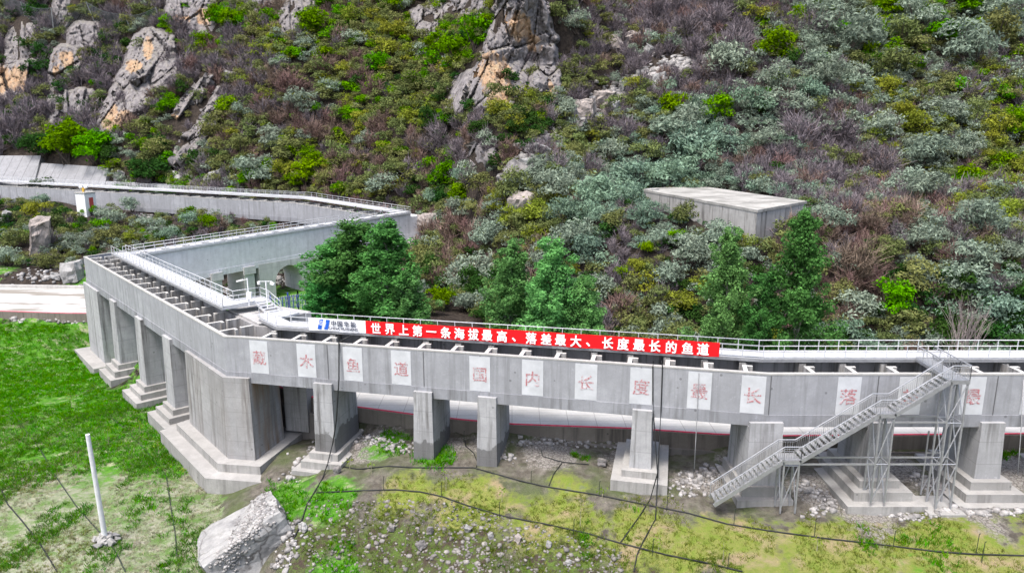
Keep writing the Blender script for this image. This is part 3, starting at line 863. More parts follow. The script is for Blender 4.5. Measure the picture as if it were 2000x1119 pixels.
def pier(label, c, d, n_, width, depth, ztop, zfoot, steps, mat=None, batter=0.04, cap=0.65, group="piers under the channel"):
    """c: middle of the outer edge on the ground plan, d along the channel, n_ inwards"""
    r = thing("bridge_pier", label, "pier", (c.x, c.y, zfoot - sum(s_[1] for s_ in steps)), group)
    mat = mat or M['pier']
    MB().prism(quad(c, d, n_, width, depth, 0.10), zfoot, ztop - cap, quad(c, d, n_, width, depth)).build("column", mat, r)
    # cap keeps clear of the slab: a front block proud of the wall face and a block under the slab
    MB().prism(quad(c, d, n_, width + 0.02, 0.295, 0.0), ztop - cap + 0.002, ztop).build("cap", mat, r)
    MB().prism(quad(c + n_ * 0.36, d, n_, width, depth - 0.36), ztop - cap + 0.002, min(ztop, -3.802)).build("bearing", mat, r)
    z_ = zfoot
    for g_, h_ in steps:
        MB().prism(quad(c, d, n_, width, depth, g_), z_ - h_, z_).build("footing", M['footing'], r)
        z_ -= h_
    return r
nin = -nAF
for x, wd, zf, st, lab in (   # three of them stand in the wet
    (-14.72, 1.55, -8.9, ((0.45, 0.55), (0.95, 0.6), (1.5, 1.4)), "slim grey pier with a dark wet foot, nearest the big corner pier"),
    (-6.68, 1.45, -8.9, (), "slim grey pier with a wet foot and a sloping concrete drain beside it"),
    (-1.80, 1.40, -8.9, (), "slim pier with a wet foot on pebbles, no footing showing"),
    (9.25, 1.35, -7.6, ((0.6, 0.5), (1.3, 1.1)), "grey pier on a broad stained two-step footing beside two hanging cables")):
    s = (x - fA[0]) / dAF.x
    c = Vector(fA) + dAF * s + nAF * 0.34
    pier(lab, up3(c, 0), dAF, nin, wd, 4.2, -3.25, zf, st, M['wetpier'] if x < 0 else M['pier'])
for x, wd, zf, st, lab, dp in (
    (17.34, 2.25, -7.95, ((0.35, 0.75), (0.8, 1.2)), "broad pock-marked pier behind the lower stair flight", 4.0),
    (25.14, 1.55, -7.35, ((0.6, 0.55), (1.2, 0.65), (1.9, 1.1)), "grey pier on a three-step pyramid footing behind the stair posts", 4.0),
    (32.77, 1.6, -7.45, ((0.6, 0.6), (1.2, 0.6), (1.9, 1.1)), "grey pier on a three-step footing beyond the stair tower", 4.0),
    (40.6, 1.6, -7.45, ((0.6, 0.6), (1.2, 0.6), (1.9, 1.1)), "grey pier at the end of the channel past the stair tower", 4.0)):
    pier(lab, Vector((x, 45.62, 0)), Vector((1, 0, 0)), Vector((0, 1, 0)), wd, dp, -3.4, zf, st)
# receding piers
for s_mid, wd, zf, st, lab in (
    (15.0, 2.3, -10.15, ((0.45, 0.55), (1.0, 0.6), (1.65, 1.2)), "slender pier on stepped footing, first behind the big corner pier"),
    (24.6, 2.3, -10.45, ((0.45, 0.6), (1.0, 0.6), (1.65, 1.4)), "slender pier on stepped footing, second behind the big corner pier"),
    (35.3, 2.3, -10.7, ((0.45, 0.6), (1.0, 0.7), (1.65, 1.5)), "slender pier on stepped footing, third behind the big corner pier")):
    c = SA + dAB * s_mid - nAB * 0.34
    pier(lab, up3(c, 0), dAB, nAB, wd, 4.4, -3.3, zf, st)
# end pier at the far bend
c = SA + dAB * 46.3 - nAB * 0.34
pier("wide end pier with two offset faces at the far bend of the channel", up3(c, 0), dAB, nAB, 7.6, 4.6, -3.45, -12.7, ((1.7, 1.3),), M['pier'])
# big corner pier
bp = thing("bridge_pier", "massive stained corner pier with a chamfered face on a two-step plinth", "pier", (-24, 57, -11), "piers under the channel")
P0 = SA + dAB * 9.4 - nAB * 0.34
P1 = SA - nAB * 0.36
P2 = Vector(LEFT[2]) + nAF * 0.36 + dAF * 0.55
P3 = P2 - nAF * 4.3
P4 = SA + nAB * 4.4 + dAB * 9.4
P1 = Vector((-23.25, 54.68, 0)); 
def ring(pts, g_):
    cx = sum(p_.x for p_ in pts) / len(pts); cy = sum(p_.y for p_ in pts) / len(pts)
    out = []
    n_ = len(pts)
    for i in range(n_):
        a, b, c_ = pts[i-1], pts[i], pts[(i+1) % n_]
        d1 = (b - a).normalized(); d2 = (c_ - b).normalized()
        n1_ = Vector((d1.y, -d1.x, 0)); n2_ = Vector((d2.y, -d2.x, 0))
        m_ = (n1_ + n2_).normalized(); m_ = m_ / max(0.4, m_.dot(n1_))
        out.append(tuple((b + m_ * g_)[:2]))
    return out
PL = [up3(p_, 0) for p_ in (P0, P1, P2, P3, P4)]
ar = sum(PL[i].x * PL[(i+1) % 5].y - PL[(i+1) % 5].x * PL[i].y for i in range(5))
if ar < 0: PL = PL[::-1]
MB().prism(ring(PL, 0.12), -10.3, -3.802, ring(PL, 0.0)).build("column", M['oldpier'], bp)
fr_ = [P0, P1, P2]
inn = [P0 + nAB * 0.3, P1 + (nAB * 0.22 - nAF * 0.2), P2 - nAF * 0.3]
MB().prism([tuple(q_[:2]) for q_ in fr_ + inn[::-1]], -3.80, -3.32).build("cap", M['oldpier'], bp)
PQ = [up3(p_, 0) for p_ in (P0, P1, P2, P2 - nAF * 8.6, P4 + dAB * 0.1 - nAF * 2.0)]
if sum(PQ[i].x * PQ[(i+1) % 5].y - PQ[(i+1) % 5].x * PQ[i].y for i in range(5)) < 0: PQ = PQ[::-1]
MB().prism(ring(PQ, 1.1), -11.0, -10.3).build("plinth", M['footing'], bp)
MB().prism(ring(PQ, 2.3), -12.4, -11.002).build("plinth", M['footing'], bp)
blk = P3 + dAF * 0.9 - nAF * 1.0
MB().prism(quad(up3(blk, 0), dAF, nin, 2.2, 2.6), -10.0, -3.9).build("rear_block", M['oldpier'], bp)

# rear piers and the arched pier
def bc(s, lat=0.0): return BR0 + dBC * s - lBC * lat
def bcz(s): return 0.95 * s / LB
for s, wd, lab in ((10.8, 1.5, "plain pale pier under the rear channel, nearest the road"), (15.9, 1.6, "plain pale pier beside the arch under the rear channel")):
    c = bc(s, 0.10); zt = bcz(s) - 3.30
    r = thing("bridge_pier", lab, "pier", (c.x, c.y, -8), "piers under the rear channel")
    zg = hz(c.x, c.y) - 0.6
    MB().prism(quad(up3(c, 0), dBC, lBC, wd, 4.4), zg, bcz(s) - 3.82).build("column", M['rear_pier'], r)
    MB().prism(quad(up3(c + (-lBC) * 0.25, 0), dBC, lBC, wd + 0.3, 0.28), bcz(s) - 4.4, zt).build("cap", M['rear_pier'], r)
ap = thing("bridge_pier", "pale arched concrete pier carrying the rear channel behind the blue fence", "pier", (bc(27).x, bc(27).y, -7), "piers under the rear channel")
def arch_wall(sa, sb, s_c, half, z_spring, ztop, zbot):
    """wall along the rear channel with one arched opening"""
    m_ = MB()
    N = 14
    prof = [(s_c - half, zbot)] + [(s_c - half * math.cos(math.pi * k / N), z_spring + half * math.sin(math.pi * k / N)) for k in range(N + 1)] + [(s_c + half, zbot)]
    def P_(s, z_, lat): c_ = bc(s, lat); return (c_.x, c_.y, z_)
    for lat_a, lat_b in ((0.12, -4.4),):
        # left block, right block, spandrel strips
        for u0, u1 in ((sa, s_c - half), (s_c + half, sb)):
            q0, q1 = bc(u0, lat_a), bc(u1, lat_a); q2, q3 = bc(u1, lat_b), bc(u0, lat_b)
            m_.prism([tuple(q0[:2]), tuple(q1[:2]), tuple(q2[:2]), tuple(q3[:2])], zbot, ztop)
        arc = prof[1:-1]
        for (ua, za), (ub, zb) in zip(arc[:-1], arc[1:]):
            vs = [P_(ua, za, lat_a), P_(ub, zb, lat_a), P_(ub, ztop, lat_a), P_(ua, ztop, lat_a),
                  P_(ua, za, lat_b), P_(ub, zb, lat_b), P_(ub, ztop, lat_b), P_(ua, ztop, lat_b)]
            m_.add(vs, [(0,1,2,3), (5,4,7,6), (1,0,4,5), (3,2,6,7)])
    return m_
arch_wall(17.5, 48.0, 22.6, 2.45, -6.25, -2.97, -9.0).build("arched_wall", M['rear_pier'], ap)

# ---------------------------------------------------------------- banner on the rail
def plane_x(u, v, lat):
    """world x where the sight line of photo pixel (u, v) crosses the vertical plane lat metres behind the front face"""
    p = Vector(fA) - nAF * lat; n_ = nAF
    d = Vector(ray(u, v)); o = Vector((0, 0, CAM_H))
    return (o + d * ((p - o).dot(n_) / d.dot(n_))).x
BL = 1.93
def ban(x, z, out=0.0):
    s = (x - fA[0] - (-nAF.x) * BL) / dAF.x
    wv = 0.03 * math.sin(x * 2.1 + z) + 0.016 * math.sin(x * 5.3 + z * 3)
    c = Vector(fA) - nAF * (BL - out + wv * 0.6) + dAF * s
    return Vector((c.x, c.y, z))
bn = thing("banner", "long red banner with white characters and a white logo end tied to the rail", "banner", tuple(ban(-1, 0.3)))
def cloth(name, xa, xb, za, zb, mat):
    m_ = MB(); nn = max(4, int((xb - xa) / 0.12)); mz = 6
    vs = []
    for side in (0.006, -0.006):
        for i in range(nn + 1):
            for k in range(mz + 1):
                x = xa + (xb - xa) * i / nn
                sag = 0.02 * math.sin(x * 2.1 + 1) if k == 0 else 0.0
                vs.append(ban(x, za + (zb - za) * k / mz + sag, side))
    h = (nn + 1) * (mz + 1); fs = []
    idx = lambda i, k, s_: s_ * h + i * (mz + 1) + k
    for i in range(nn):
        for k in range(mz):
            fs.append((idx(i, k, 0), idx(i+1, k, 0), idx(i+1, k+1, 0), idx(i, k+1, 0)))
            fs.append((idx(i, k, 1), idx(i, k+1, 1), idx(i+1, k+1, 1), idx(i+1, k, 1)))
        for k in (0, mz): fs.append((idx(i, k, 0), idx(i, k, 1), idx(i+1, k, 1), idx(i+1, k, 0)))
    for i in (0, nn):
        for k in range(mz): fs.append((idx(i, k, 0), idx(i, k+1, 0), idx(i, k+1, 1), idx(i, k, 1)))
    m_.add(vs, fs)
    return m_.build(name, mat, bn)
XA, XM, XB = plane_x(603, 630, BL), plane_x(714, 637, BL), plane_x(1405, 684, BL)
ZB0, ZB1 = 0.36, 1.40
wc = cloth("logo_cloth", XA, XM - 0.005, ZB0, ZB1, M['white_cloth'])
rc = cloth("message_cloth", XM + 0.005, XB, ZB0, ZB1, M['red_cloth'])
msg = [('世',735),('界',762),('上',789),('第',816),('一',843),('条',871),('海',898),('拔',925),('最',952),('高',981),('、',1004),('落',1038),('差',1067),('最',1095),('大',1125),('、',1149),('长',1187),('度',1217),('最',1248),('长',1279),('的',1311),('鱼',1343),('道',1373)]
mt = MB()
for ch, u in msg:
    v = 637 + (u - 714) * 0.0675
    x = plane_x(u, v, BL)
    big = ch not in '一、'
    o = ban(x, (ZB0 + ZB1) / 2 + (0 if ch != '、' else -0.2), 0.085)
    put_text(mt, ch, 0.92, o, dAF, (0, 0, 1), 0.020, 0.92)
mt.build("lettering", M['white_letters'], rc, fix=False)
m1 = MB()
def par(m_, xs, z0, z1, sl, out=0.04):
    """slanted bar on the cloth: xs = (left, right) at the bottom, leaning right by sl at the top"""
    pts = [(xs[0], z0), (xs[1], z0), (xs[1] + sl, z1), (xs[0] + sl, z1)]
    vs = [ban(x, z, out) for x, z in pts] + [ban(x, z, out - 0.012) for x, z in pts]
    m_.add(vs, [(0,1,2,3), (7,6,5,4), (0,4,5,1), (1,5,6,2), (2,6,7,3), (3,7,4,0)])
xl = plane_x(620.5, 638, BL)
par(m1, (xl, xl + 0.32), 0.50, 1.30, 0.20)
par(m1, (xl + 0.55, xl + 0.87), 0.50, 1.30, 0.20)
m1.build("emblem", M['blue'], wc)
m2 = MB()
for k in range(4):
    z = 0.80 + k * 0.105
    a, b = xl + 0.02 + (z - 0.5) * 0.25, xl + 0.60 + (z - 0.5) * 0.25
    pts = [(a, z + 0.10), (b, z - 0.10), (b, z - 0.065), (a, z + 0.135)]
    m2.add([ban(x, zz, 0.05) for x, zz in pts] + [ban(x, zz, 0.041) for x, zz in pts], [(0,1,2,3), (7,6,5,4), (0,4,5,1), (1,5,6,2), (2,6,7,3), (3,7,4,0)])
m2.build("emblem", M['white_letters'], wc)
m3 = MB()
for ch, u in (('中', 652), ('国', 664.5), ('华', 677.5), ('能', 690.5)):
    put_text(m3, ch, 0.50, ban(plane_x(u, 631, BL), 1.05, 0.075), dAF, (0, 0, 1), 0.004)
m3.build("lettering", M['navy'], wc, fix=False)
m3 = MB()
put_text(m3, "CHINA HUANENG", 0.285, ban(plane_x(671.5, 642, BL), 0.645, 0.075), dAF, (0, 0, 1), 0.003, 1.08)
m3.build("lettering", M['navy'], wc, fix=False)

# ---------------------------------------------------------------- steel staircase
stc = thing("staircase", "galvanised steel staircase climbing from the grass to the walkway on braced posts", "staircase", (20, 44, -8.4))
Y0, Y1 = 43.70, 44.85
fl = [((13.54, -8.34), (17.90, -5.20)), ((19.03, -5.20), (23.89, -1.94)), ((24.92, -1.94), (28.24, 0.37))]
lands = [(17.90, 19.03, -5.20), (23.89, 24.92, -1.94), (28.24, 29.40, 0.37)]
for (xa, za), (xb, zb) in fl:
    for y in (Y0, Y1):
        MB().bar((xa - 0.05, y, za - 0.12), (xb, y, zb - 0.12), 0.06, 0.26).build("stringer", M['steel'], stc)
    n_ = max(4, round((zb - za) / 0.2))
    for k in range(n_):
        f_ = (k + 0.5) / n_
        tr = MB()
        cx_, cz_ = xa + (xb - xa) * f_, za + (zb - za) * (k + 1) / n_
        tr.box((cx_, (Y0 + Y1) / 2, cz_), (0.29, Y1 - Y0 - 0.08, 0.035))
        tr.box((cx_ + 0.15, (Y0 + Y1) / 2, cz_ - 0.07), (0.01, Y1 - Y0 - 0.08, 0.10))
        tr.build("tread", M['steel'], stc)
for xa, xb, z in lands:
    MB().box(((xa + xb) / 2, (Y0 + Y1) / 2, z - 0.02), (xb - xa + 0.06, Y1 - Y0 + 0.06, 0.04)).box(((xa + xb) / 2, Y0, z - 0.16), (xb - xa + 0.06, 0.06, 0.24)).box(((xa + xb) / 2, Y1, z - 0.16), (xb - xa + 0.06, 0.06, 0.24)).build("landing", M['steel'], stc)
MB().bar((28.82, Y1 + 0.06, 0.36), (28.82, 47.95, 0.44), 1.1, 0.05).bar((28.26, Y1 + 0.06, 0.28), (28.26, 47.95, 0.36), 0.06, 0.2).bar((29.38, Y1 + 0.06, 0.28), (29.38, 47.95, 0.36), 0.06, 0.2).build("gangway", M['steel'], stc)
def stair_rail(pts, H_=0.95):
    m_ = MB()
    pts = [Vector(p_) for p_ in pts]
    for p_, q_ in zip(pts[:-1], pts[1:]):
        up = Vector((0, 0, H_))
        m_.tube(p_ + up, q_ + up, 0.042, 6)
        m_.tube(p_ + up * 0.12, q_ + up * 0.12, 0.015, 5)
        m_.tube(p_ + up * 0.85, q_ + up * 0.85, 0.013, 5)
        L_ = (q_ - p_).length
        nb_ = max(1, int(L_ / 0.155))
        for k in range(nb_ + 1):
            c_ = p_ + (q_ - p_) * (k / nb_)
            if k % 7 == 0: m_.tube(c_ - Vector((0, 0, 0.15)), c_ + up, 0.03, 6)
            else: m_.tube(c_ + up * 0.12, c_ + up * 0.85, 0.013, 4, caps=False)
    return m_.build("railing", M['steel'], stc)
for y in (Y0, Y1):
    pts = []
    for (a_, b_) in fl:
        pts += [(a_[0], y, a_[1]), (b_[0], y, b_[1])]
    if y == Y0:
        pts += [(29.40, Y0, 0.37), (29.40, Y1, 0.37), (29.38, 47.9, 0.42)]
    else:
        pts += [(28.26, Y1, 0.37), (28.26, 47.9, 0.42)]
    stair_rail(pts)
def legset(xa, xb, zt, zb, cross=()):
    for x in (xa, xb):
        for y in (Y0 + 0.06, Y1 - 0.06):
            MB().bar((x, y, zt), (x, y, zb), 0.10, 0.10).build("leg", M['steel'], stc)
    br_ = MB()
    for (z0, z1) in cross:
        for y in (Y0 + 0.06, Y1 - 0.06):
            br_.tube((xa, y, z0), (xb, y, z1), 0.042, 6)
        for x in (xa, xb):
            br_.tube((x, Y0 + 0.06, z0), (x, Y1 - 0.06, z1), 0.036, 6)
    if cross: br_.build("brace", M['steel'], stc)
legset(17.97, 18.96, -5.3, -9.05, ((-8.7, -5.5), (-5.6, -5.6)))
legset(23.96, 24.87, -2.2, -8.3, ((-8.2, -5.6), (-5.5, -2.3), (-5.5, -5.5)))
legset(28.32, 29.34, 0.1, -9.1, ((-8.6, -5.6), (-5.5, -2.6), (-2.5, 0.0), (-5.5, -5.5), (-2.6, -2.6)))
hb = MB()
for xa, xb, z in ((18.96, 23.96, -5.5), (24.87, 28.32, -5.5), (24.87, 28.32, -2.55)):
    for y in (Y0 + 0.06, Y1 - 0.06): hb.bar((xa, y, z), (xb, y, z), 0.08, 0.10)
hb.build("cross_beam", M['steel'], stc)
# second bay of the tower, standing behind towards the channel
rb = MB()
for x in (28.32, 29.34):
    rb.bar((x, 45.5, -3.9), (x, 45.5, -8.6), 0.08, 0.08)
rb.bar((28.32, 45.5, -5.5), (29.34, 45.5, -5.5), 0.07, 0.08).tube((28.32, 45.5, -8.4), (29.34, 45.5, -5.6), 0.035, 6)
rb.build("rear_frame", M['steel'], stc)
tp = MB().prism([(27.6, 43.0), (30.0, 43.0), (30.0, 45.6), (27.6, 45.6)], -9.6, -8.75).build("foundation_slab", M['footing'])
tag(tp, "small concrete slab under the stair tower posts", "slab")

# ---------------------------------------------------------------- cctv poles on the landing
def cctv(u, v, h, label, dome):
    b = on(u, v, DA)
    r = thing("camera_pole", label, "camera pole", tuple(b))
    MB().tube(b, b + Vector((0, 0, h)), 0.06, 8).build("pole", M['white'], r)
    if not dome:
        MB().box(b + Vector((0.1, -0.1, 0.95)), (0.42, 0.28, 0.55)).build("control_box", M['white'], r)
        a = MB(); a.bar(b + Vector((0, 0, h - 0.05)), b + Vector((-0.55, -0.1, h - 0.2)), 0.05, 0.05); a.build("arm", M['white'], r)
        cm = MB(); cm.bar(b + Vector((-0.30, -0.1, h - 0.10)), b + Vector((-0.85, -0.2, h - 0.22)), 0.11, 0.12).bar(b + Vector((-0.86, -0.2, h - 0.22)), b + Vector((-0.9, -0.21, h - 0.23)), 0.1, 0.1); cm.build("camera", M['white'], r)
    else:
        a = MB(); a.bar(b + Vector((-0.62, 0, h - 0.03)), b + Vector((0.55, 0, h - 0.03)), 0.05, 0.05); a.build("arm", M['white'], r)
        cm = MB(); cm.tube(b + Vector((-0.6, 0, h - 0.05)), b + Vector((-0.6, 0, h - 0.3)), 0.14, 10).build("camera", M['white'], r)
        d_ = MB(); d_.tube(b + Vector((-0.6, 0, h - 0.3)), b + Vector((-0.6, 0, h - 0.42)), 0.12, 10, 0.05).build("camera_dome", M['black'], r)
        MB().bar(b + Vector((0.4, 0, h - 0.18)), b + Vector((0.75, -0.15, h - 0.25)), 0.16, 0.2).build("camera", M['white'], r)
cctv(487, 597, 2.45, "white pole with a bullet camera and a control box on the landing", False)
cctv(523, 603, 2.45, "white pole with a dome camera on a crossarm on the landing", True)

# ---------------------------------------------------------------- blue lattice fence
p0, p1 = on(530, 612, -6.9), on(583, 602, -6.9)
p2 = on(660, 606, -6.9)
bf = thing("lattice_fence", "blue picket fence with white lattice beside the arched pier", "fence", tuple(p0))
def fence_run(a, b):
    L_ = (b - a).length; d = (b - a) / L_
    pk = MB(); n_ = int(L_ / 0.24)
    for k in range(n_ + 1):
        c_ = a + d * (L_ * k / n_)
        pk.bar(c_ + Vector((0, 0, 0.1)), c_ + Vector((0, 0, 2.0)), 0.05, 0.03)
        if k < n_:
            pk.bar(c_ + Vector((0, -0.04, 0.2)), c_ + d * 0.55 + Vector((0, -0.04, 1.9)), 0.03, 0.02)
    pk.build("picket_panel", M['steel_white'], bf)
    rl = MB()
    for z in (0.35, 1.1, 1.75): rl.bar(a + Vector((0, 0.05, z)), b + Vector((0, 0.05, z)), 0.05, 0.09)
    for k in range(n_ + 1):
        if k % 2 == 0:
            c_ = a + d * (L_ * k / n_)
            rl.bar(c_ + Vector((0.07, 0.0, 0.1)), c_ + Vector((0.07, 0.0, 1.9)), 0.12, 0.02)
    rl.build("rail", M['blue_paint'], bf)
    for k in range(int(L_ / 2.4) + 2):
        c_ = a + d * min(L_, k * 2.4)
        MB().box(c_ + Vector((0, 0.08, 1.1)), (0.16, 0.16, 2.5)).build("post", M['blue_paint'], bf)
fence_run(p0, p1); fence_run(p1, p2)

# ---------------------------------------------------------------- concrete tank on the hillside
TZ = TANK_Z
tk = [on(1255, 370, TZ), on(1479, 410, TZ), on(1575, 393, TZ)]
tk.append(tk[0] + (tk[2] - tk[1]))
tank = thing("water_tank", "long flat-roofed concrete tank with black streaks standing among the shrubs", "tank", tuple((tk[0] + tk[2]) / 2 - Vector((0, 0, 8))))
tp2 = [tuple(p_[:2]) for p_ in tk]
MB().prism(tp2, TZ - 9, TZ - 0.35).build("tank_wall", M['tank'], tank)
cen = sum(tk, Vector()) / 4
tp3 = [tuple((cen + (p_ - cen) * 1.008)[:2]) for p_ in tk]
t = NT("tank_roof")
p = t.pos()
nb = t.noise(p, 0.25, 5, 0.65); nf = t.noise(p, 2.5, 6, 0.7)
col = t.mix(t.ramp(nb, 0.38, 0.62), (0.20, 0.195, 0.18), (0.38, 0.37, 0.345))
col = t.mix(t.ramp(nf, 0.5, 0.72, 0, 0.6), col, (0.22, 0.205, 0.18))
roof_mat = t.done(col, 0.9, spec=0.15)
rf = MB().prism(tp3, TZ - 0.348, TZ).build("roof", roof_mat, tank)
hx = tk[0].lerp(tk[2], 0.07)
MB().box((hx.x, hx.y, TZ + 0.12), (1.7, 1.5, 0.24), 0.6).build("hatch", M['tank'], tank)

# ---------------------------------------------------------------- slope slabs and sign pillar at the upper left
def slope_slab(name, label, pts, thick, mat):
    """pts: four corners (bottom left, bottom right, top right, top left)"""
    a, b, c_, d = [Vector(p_) for p_ in pts]
    n_ = (b - a).cross(d - a).normalized()
    if n_.y > 0: n_ = -n_
    m_ = MB(); m_.add([a, b, c_, d] + [p_ - n_ * thick for p_ in (a, b, c_, d)], [(0,1,2,3), (7,6,5,4), (0,4,5,1), (1,5,6,2), (2,6,7,3), (3,7,4,0)])
    o = m_.build(name, mat)
    return tag(o, label, "slope wall")
M['slope'] = concrete("slope_concrete", (0.27, 0.27, 0.28), 0.9, (0.10, 0.10, 0.11), liftx=2.6, lift=1.2, mott=0.25)
def slab_pt(u, v, lift): return at_d(u, v, at(u, v).y - lift)
slope_slab("slope_wall", "tall inclined concrete slab above the far end of the upper channel", [slab_pt(-150, 366, 2.0), slab_pt(66, 360, 2.0), slab_pt(80, 304, 2.6), slab_pt(-150, 305, 2.6)], 3.0, M['slope'])
slope_slab("slope_wall", "streaked inclined concrete slab stepping down beside the first taller slab", [slab_pt(60, 362, 1.2), slab_pt(204, 364, 1.2), slab_pt(212, 327, 1.6), slab_pt(72, 318, 1.6)], 2.6, M['slope'])
slope_slab("slope_wall", "low concrete slab strip running along behind the upper rail", [slab_pt(204, 368, 1.0), slab_pt(352, 373, 1.0), slab_pt(352, 360, 1.2), slab_pt(208, 354, 1.2)], 1.5, M['slope'])
sgp = at_d(165, 412, 149)
sg = thing("sign_pillar", "white square pillar with a faded red plaque standing against the upper channel", "pillar", tuple(sgp), None)
yaw = 1.22
Rz = Matrix.Rotation(yaw, 3, 'Z')
zt = sgp.z + 3.65
MB().box((sgp.x, sgp.y + 1.0, sgp.z + 1.6), (2.6, 2.6, 4.1), yaw).box((sgp.x, sgp.y + 1.0, sgp.z - 2.1), (2.6, 2.6, 3.4), yaw).build("body", M['white'], sg)
MB().box((sgp.x, sgp.y + 1.0, sgp.z + 3.72), (2.85, 2.85, 0.18), yaw).build("cap", M['coping'], sg)
fc = Vector((sgp.x, sgp.y + 1.0, 0)) + Rz @ Vector((0.1, -1.32, 0))
pq = MB().box((fc.x, fc.y, sgp.z + 1.55), (0.95, 0.06, 2.3), yaw).build("plaque", M['red_sign'], sg)
hd = at_d(160, 380, 148.5)
ho = thing("gate_hoist", "small yellow gate hoist with white covers on top of the sign pillar", "hoist", (sgp.x - 0.3, sgp.y + 1.0, sgp.z + 3.81))
hb_ = Vector((sgp.x - 0.3, sgp.y + 1.0, sgp.z + 3.81))
MB().bar(hb_, hb_ + Vector((0.0, 0, 0.9)), 0.35, 0.3).bar(hb_ + Vector((-0.5, 0, 0.5)), hb_ + Vector((0.5, 0, 0.62)), 0.15, 0.15).build("frame", M['yellow'], ho)
for dx in (-0.7, 0.35): MB().tube(hb_ + Vector((dx, 0, 0.95)), hb_ + Vector((dx + 0.55, 0, 1.0)), 0.3, 10, 0.22).build("cover", M['white'], ho)

# ---------------------------------------------------------------- leaning concrete pole
pb = at(207, 1058)
tt = at_d(171, 848, pb.y - 0.4)
pole = thing("concrete_pole", "tall white concrete pole standing alone on the grassy slope", "pole", tuple(pb))
MB().tube(pb - Vector((0, 0, 0.4)), tt, 0.19, 14, 0.14).build("shaft", plain("pole_concrete", (0.60, 0.60, 0.61), 0.8, var=0.1), pole)

mpf = MB()
for k in range(26):
    a_ = random.uniform(0, 6.28); r0 = random.uniform(0.1, 0.75); sz_ = random.uniform(0.22, 0.42)
    cc = Vector((pb.x + math.cos(a_) * r0, pb.y + math.sin(a_) * r0, pb.z + 0.55 * (1 - r0 / 0.9)))
    mpf.hull([cc + Vector((random.gauss(0, 1), random.gauss(0, 1), random.gauss(0, 0.8))).normalized() * sz_ for _ in range(9)])
mpf.build("stone_footing", M['footing'], pole, fix=False)

# ---------------------------------------------------------------- cables and hoses
def on_ground(us, lift=0.05):
    out = []
    for (u0, v0), (u1, v1) in zip(us[:-1], us[1:]):
        k = max(2, int(math.hypot(u1 - u0, v1 - v0) / 18))
        for i in range(k):
            f_ = i / k
            p_ = at(u0 + (u1 - u0) * f_, v0 + (v1 - v0) * f_)
            out.append(Vector((p_.x, p_.y, hz(p_.x, p_.y) + lift)))
    p_ = at(*us[-1]); out.append(Vector((p_.x, p_.y, hz(p_.x, p_.y) + lift)))
    return out
def hang(u, v, out, z=None):
    """point hanging out metres before the front face"""
    d = Vector(ray(u, v)); o = Vector((0, 0, CAM_H))
    if u < 1503: p_, n_ = Vector(fA) + nAF * out, nAF
    else: p_, n_ = Vector(LEFT[1]) + Vector((0, -out, 0)), Vector((0, -1, 0))
    return o + d * ((p_ - o).dot(n_) / d.dot(n_))
def cable(label, pts, r, mat, name="hose"):
    sm = []
    for i in range(len(pts) - 1):   # soften the corners
        a, b = Vector(pts[i]), Vector(pts[i+1])
        sm += [a, a.lerp(b, 0.5)] if i else [a]
    sm.append(Vector(pts[-1]))
    o = MB().path(sm, r, 6).build(name, mat, None, True)
    return tag(o, label, "hose" if name == "hose" else "rope")
cable("black cable hanging down past the pier nearest the corner pier onto the grass", [hang(686, 656, -0.25), hang(672, 662, 0.02), hang(662, 668, 0.06), hang(662, 740, 0.45), hang(657, 820, 0.5), hang(650, 865, 0.6), hang(640, 905, 1.2)] + on_ground([(630, 935), (600, 985), (585, 1030), (560, 1080)]), 0.05, M['black'])
cable("black cable over the coping before the broad stained pier, left one of two", [hang(1276, 705, -0.3), hang(1275, 716, 0.05), hang(1275, 780, 0.1), hang(1279, 850, 0.9), hang(1283, 905, 1.5), hang(1284, 925, 1.9)] + on_ground([(1270, 975), (1248, 1010), (1212, 1060)]), 0.042, M['black'])
cable("black cable over the coping before the broad stained pier, right one of two", [hang(1292, 704, -0.2), hang(1294, 716, 0.05), hang(1291, 800, 0.15), hang(1286, 900, 1.3), hang(1284, 940, 2.0)] + on_ground([(1282, 985), (1280, 1015), (1255, 1060), (1244, 1085), (1238, 1117)]), 0.042, M['black'])
cable("thin grey rope hanging straight down the face over the last faded panel before the bend", [hang(1366, 720, -0.1), hang(1365, 730, 0.05), hang(1362, 800, 0.12), hang(1356, 915, 0.25)], 0.028, M['grey_rope'], "rope")
cable("thin grey rope hanging down the face beyond the stair tower", [hang(1999, 742, 0.05), hang(1995, 830, 0.3), hang(1988, 925, 0.5)], 0.028, M['grey_rope'], "rope")
cable("long black hose winding across the turf just below the pier footings", on_ground([(668, 912), (700, 917), (760, 911), (810, 914), (925, 914), (960, 924), (1010, 938), (1060, 950), (1160, 966), (1270, 988), (1345, 1003), (1420, 1024), (1500, 1037), (1610, 1052), (1700, 1062), (1830, 1078), (1900, 1083), (2040, 1087)]), 0.05, M['black'])
cable("long black hose along the top edge of the stony bank", on_ground([(618, 963), (700, 959), (770, 957), (820, 961), (866, 971), (910, 987), (980, 1008), (1060, 1023), (1150, 1043), (1210, 1061), (1300, 1084), (1380, 1100), (1450, 1117)]), 0.05, M['black'])
cable("short black hose joining the two piers' feet to the upper hose", on_ground([(908, 862), (910, 872), (925, 885), (933, 905), (930, 913)]), 0.035, M['black'])
cable("short black hose forking across the turf between two piers", on_ground([(1057, 880), (1060, 892), (1098, 903), (1150, 908)]), 0.035, M['black'])
cable("thin black hose dropping from the fork to the upper hose", on_ground([(1098, 904), (1082, 925), (1072, 949)]), 0.035, M['black'])
cable("black hose running down the pale turf at the lower left edge", on_ground([(2, 955), (15, 985), (45, 1020), (80, 1065), (112, 1117)]), 0.05, M['black'])
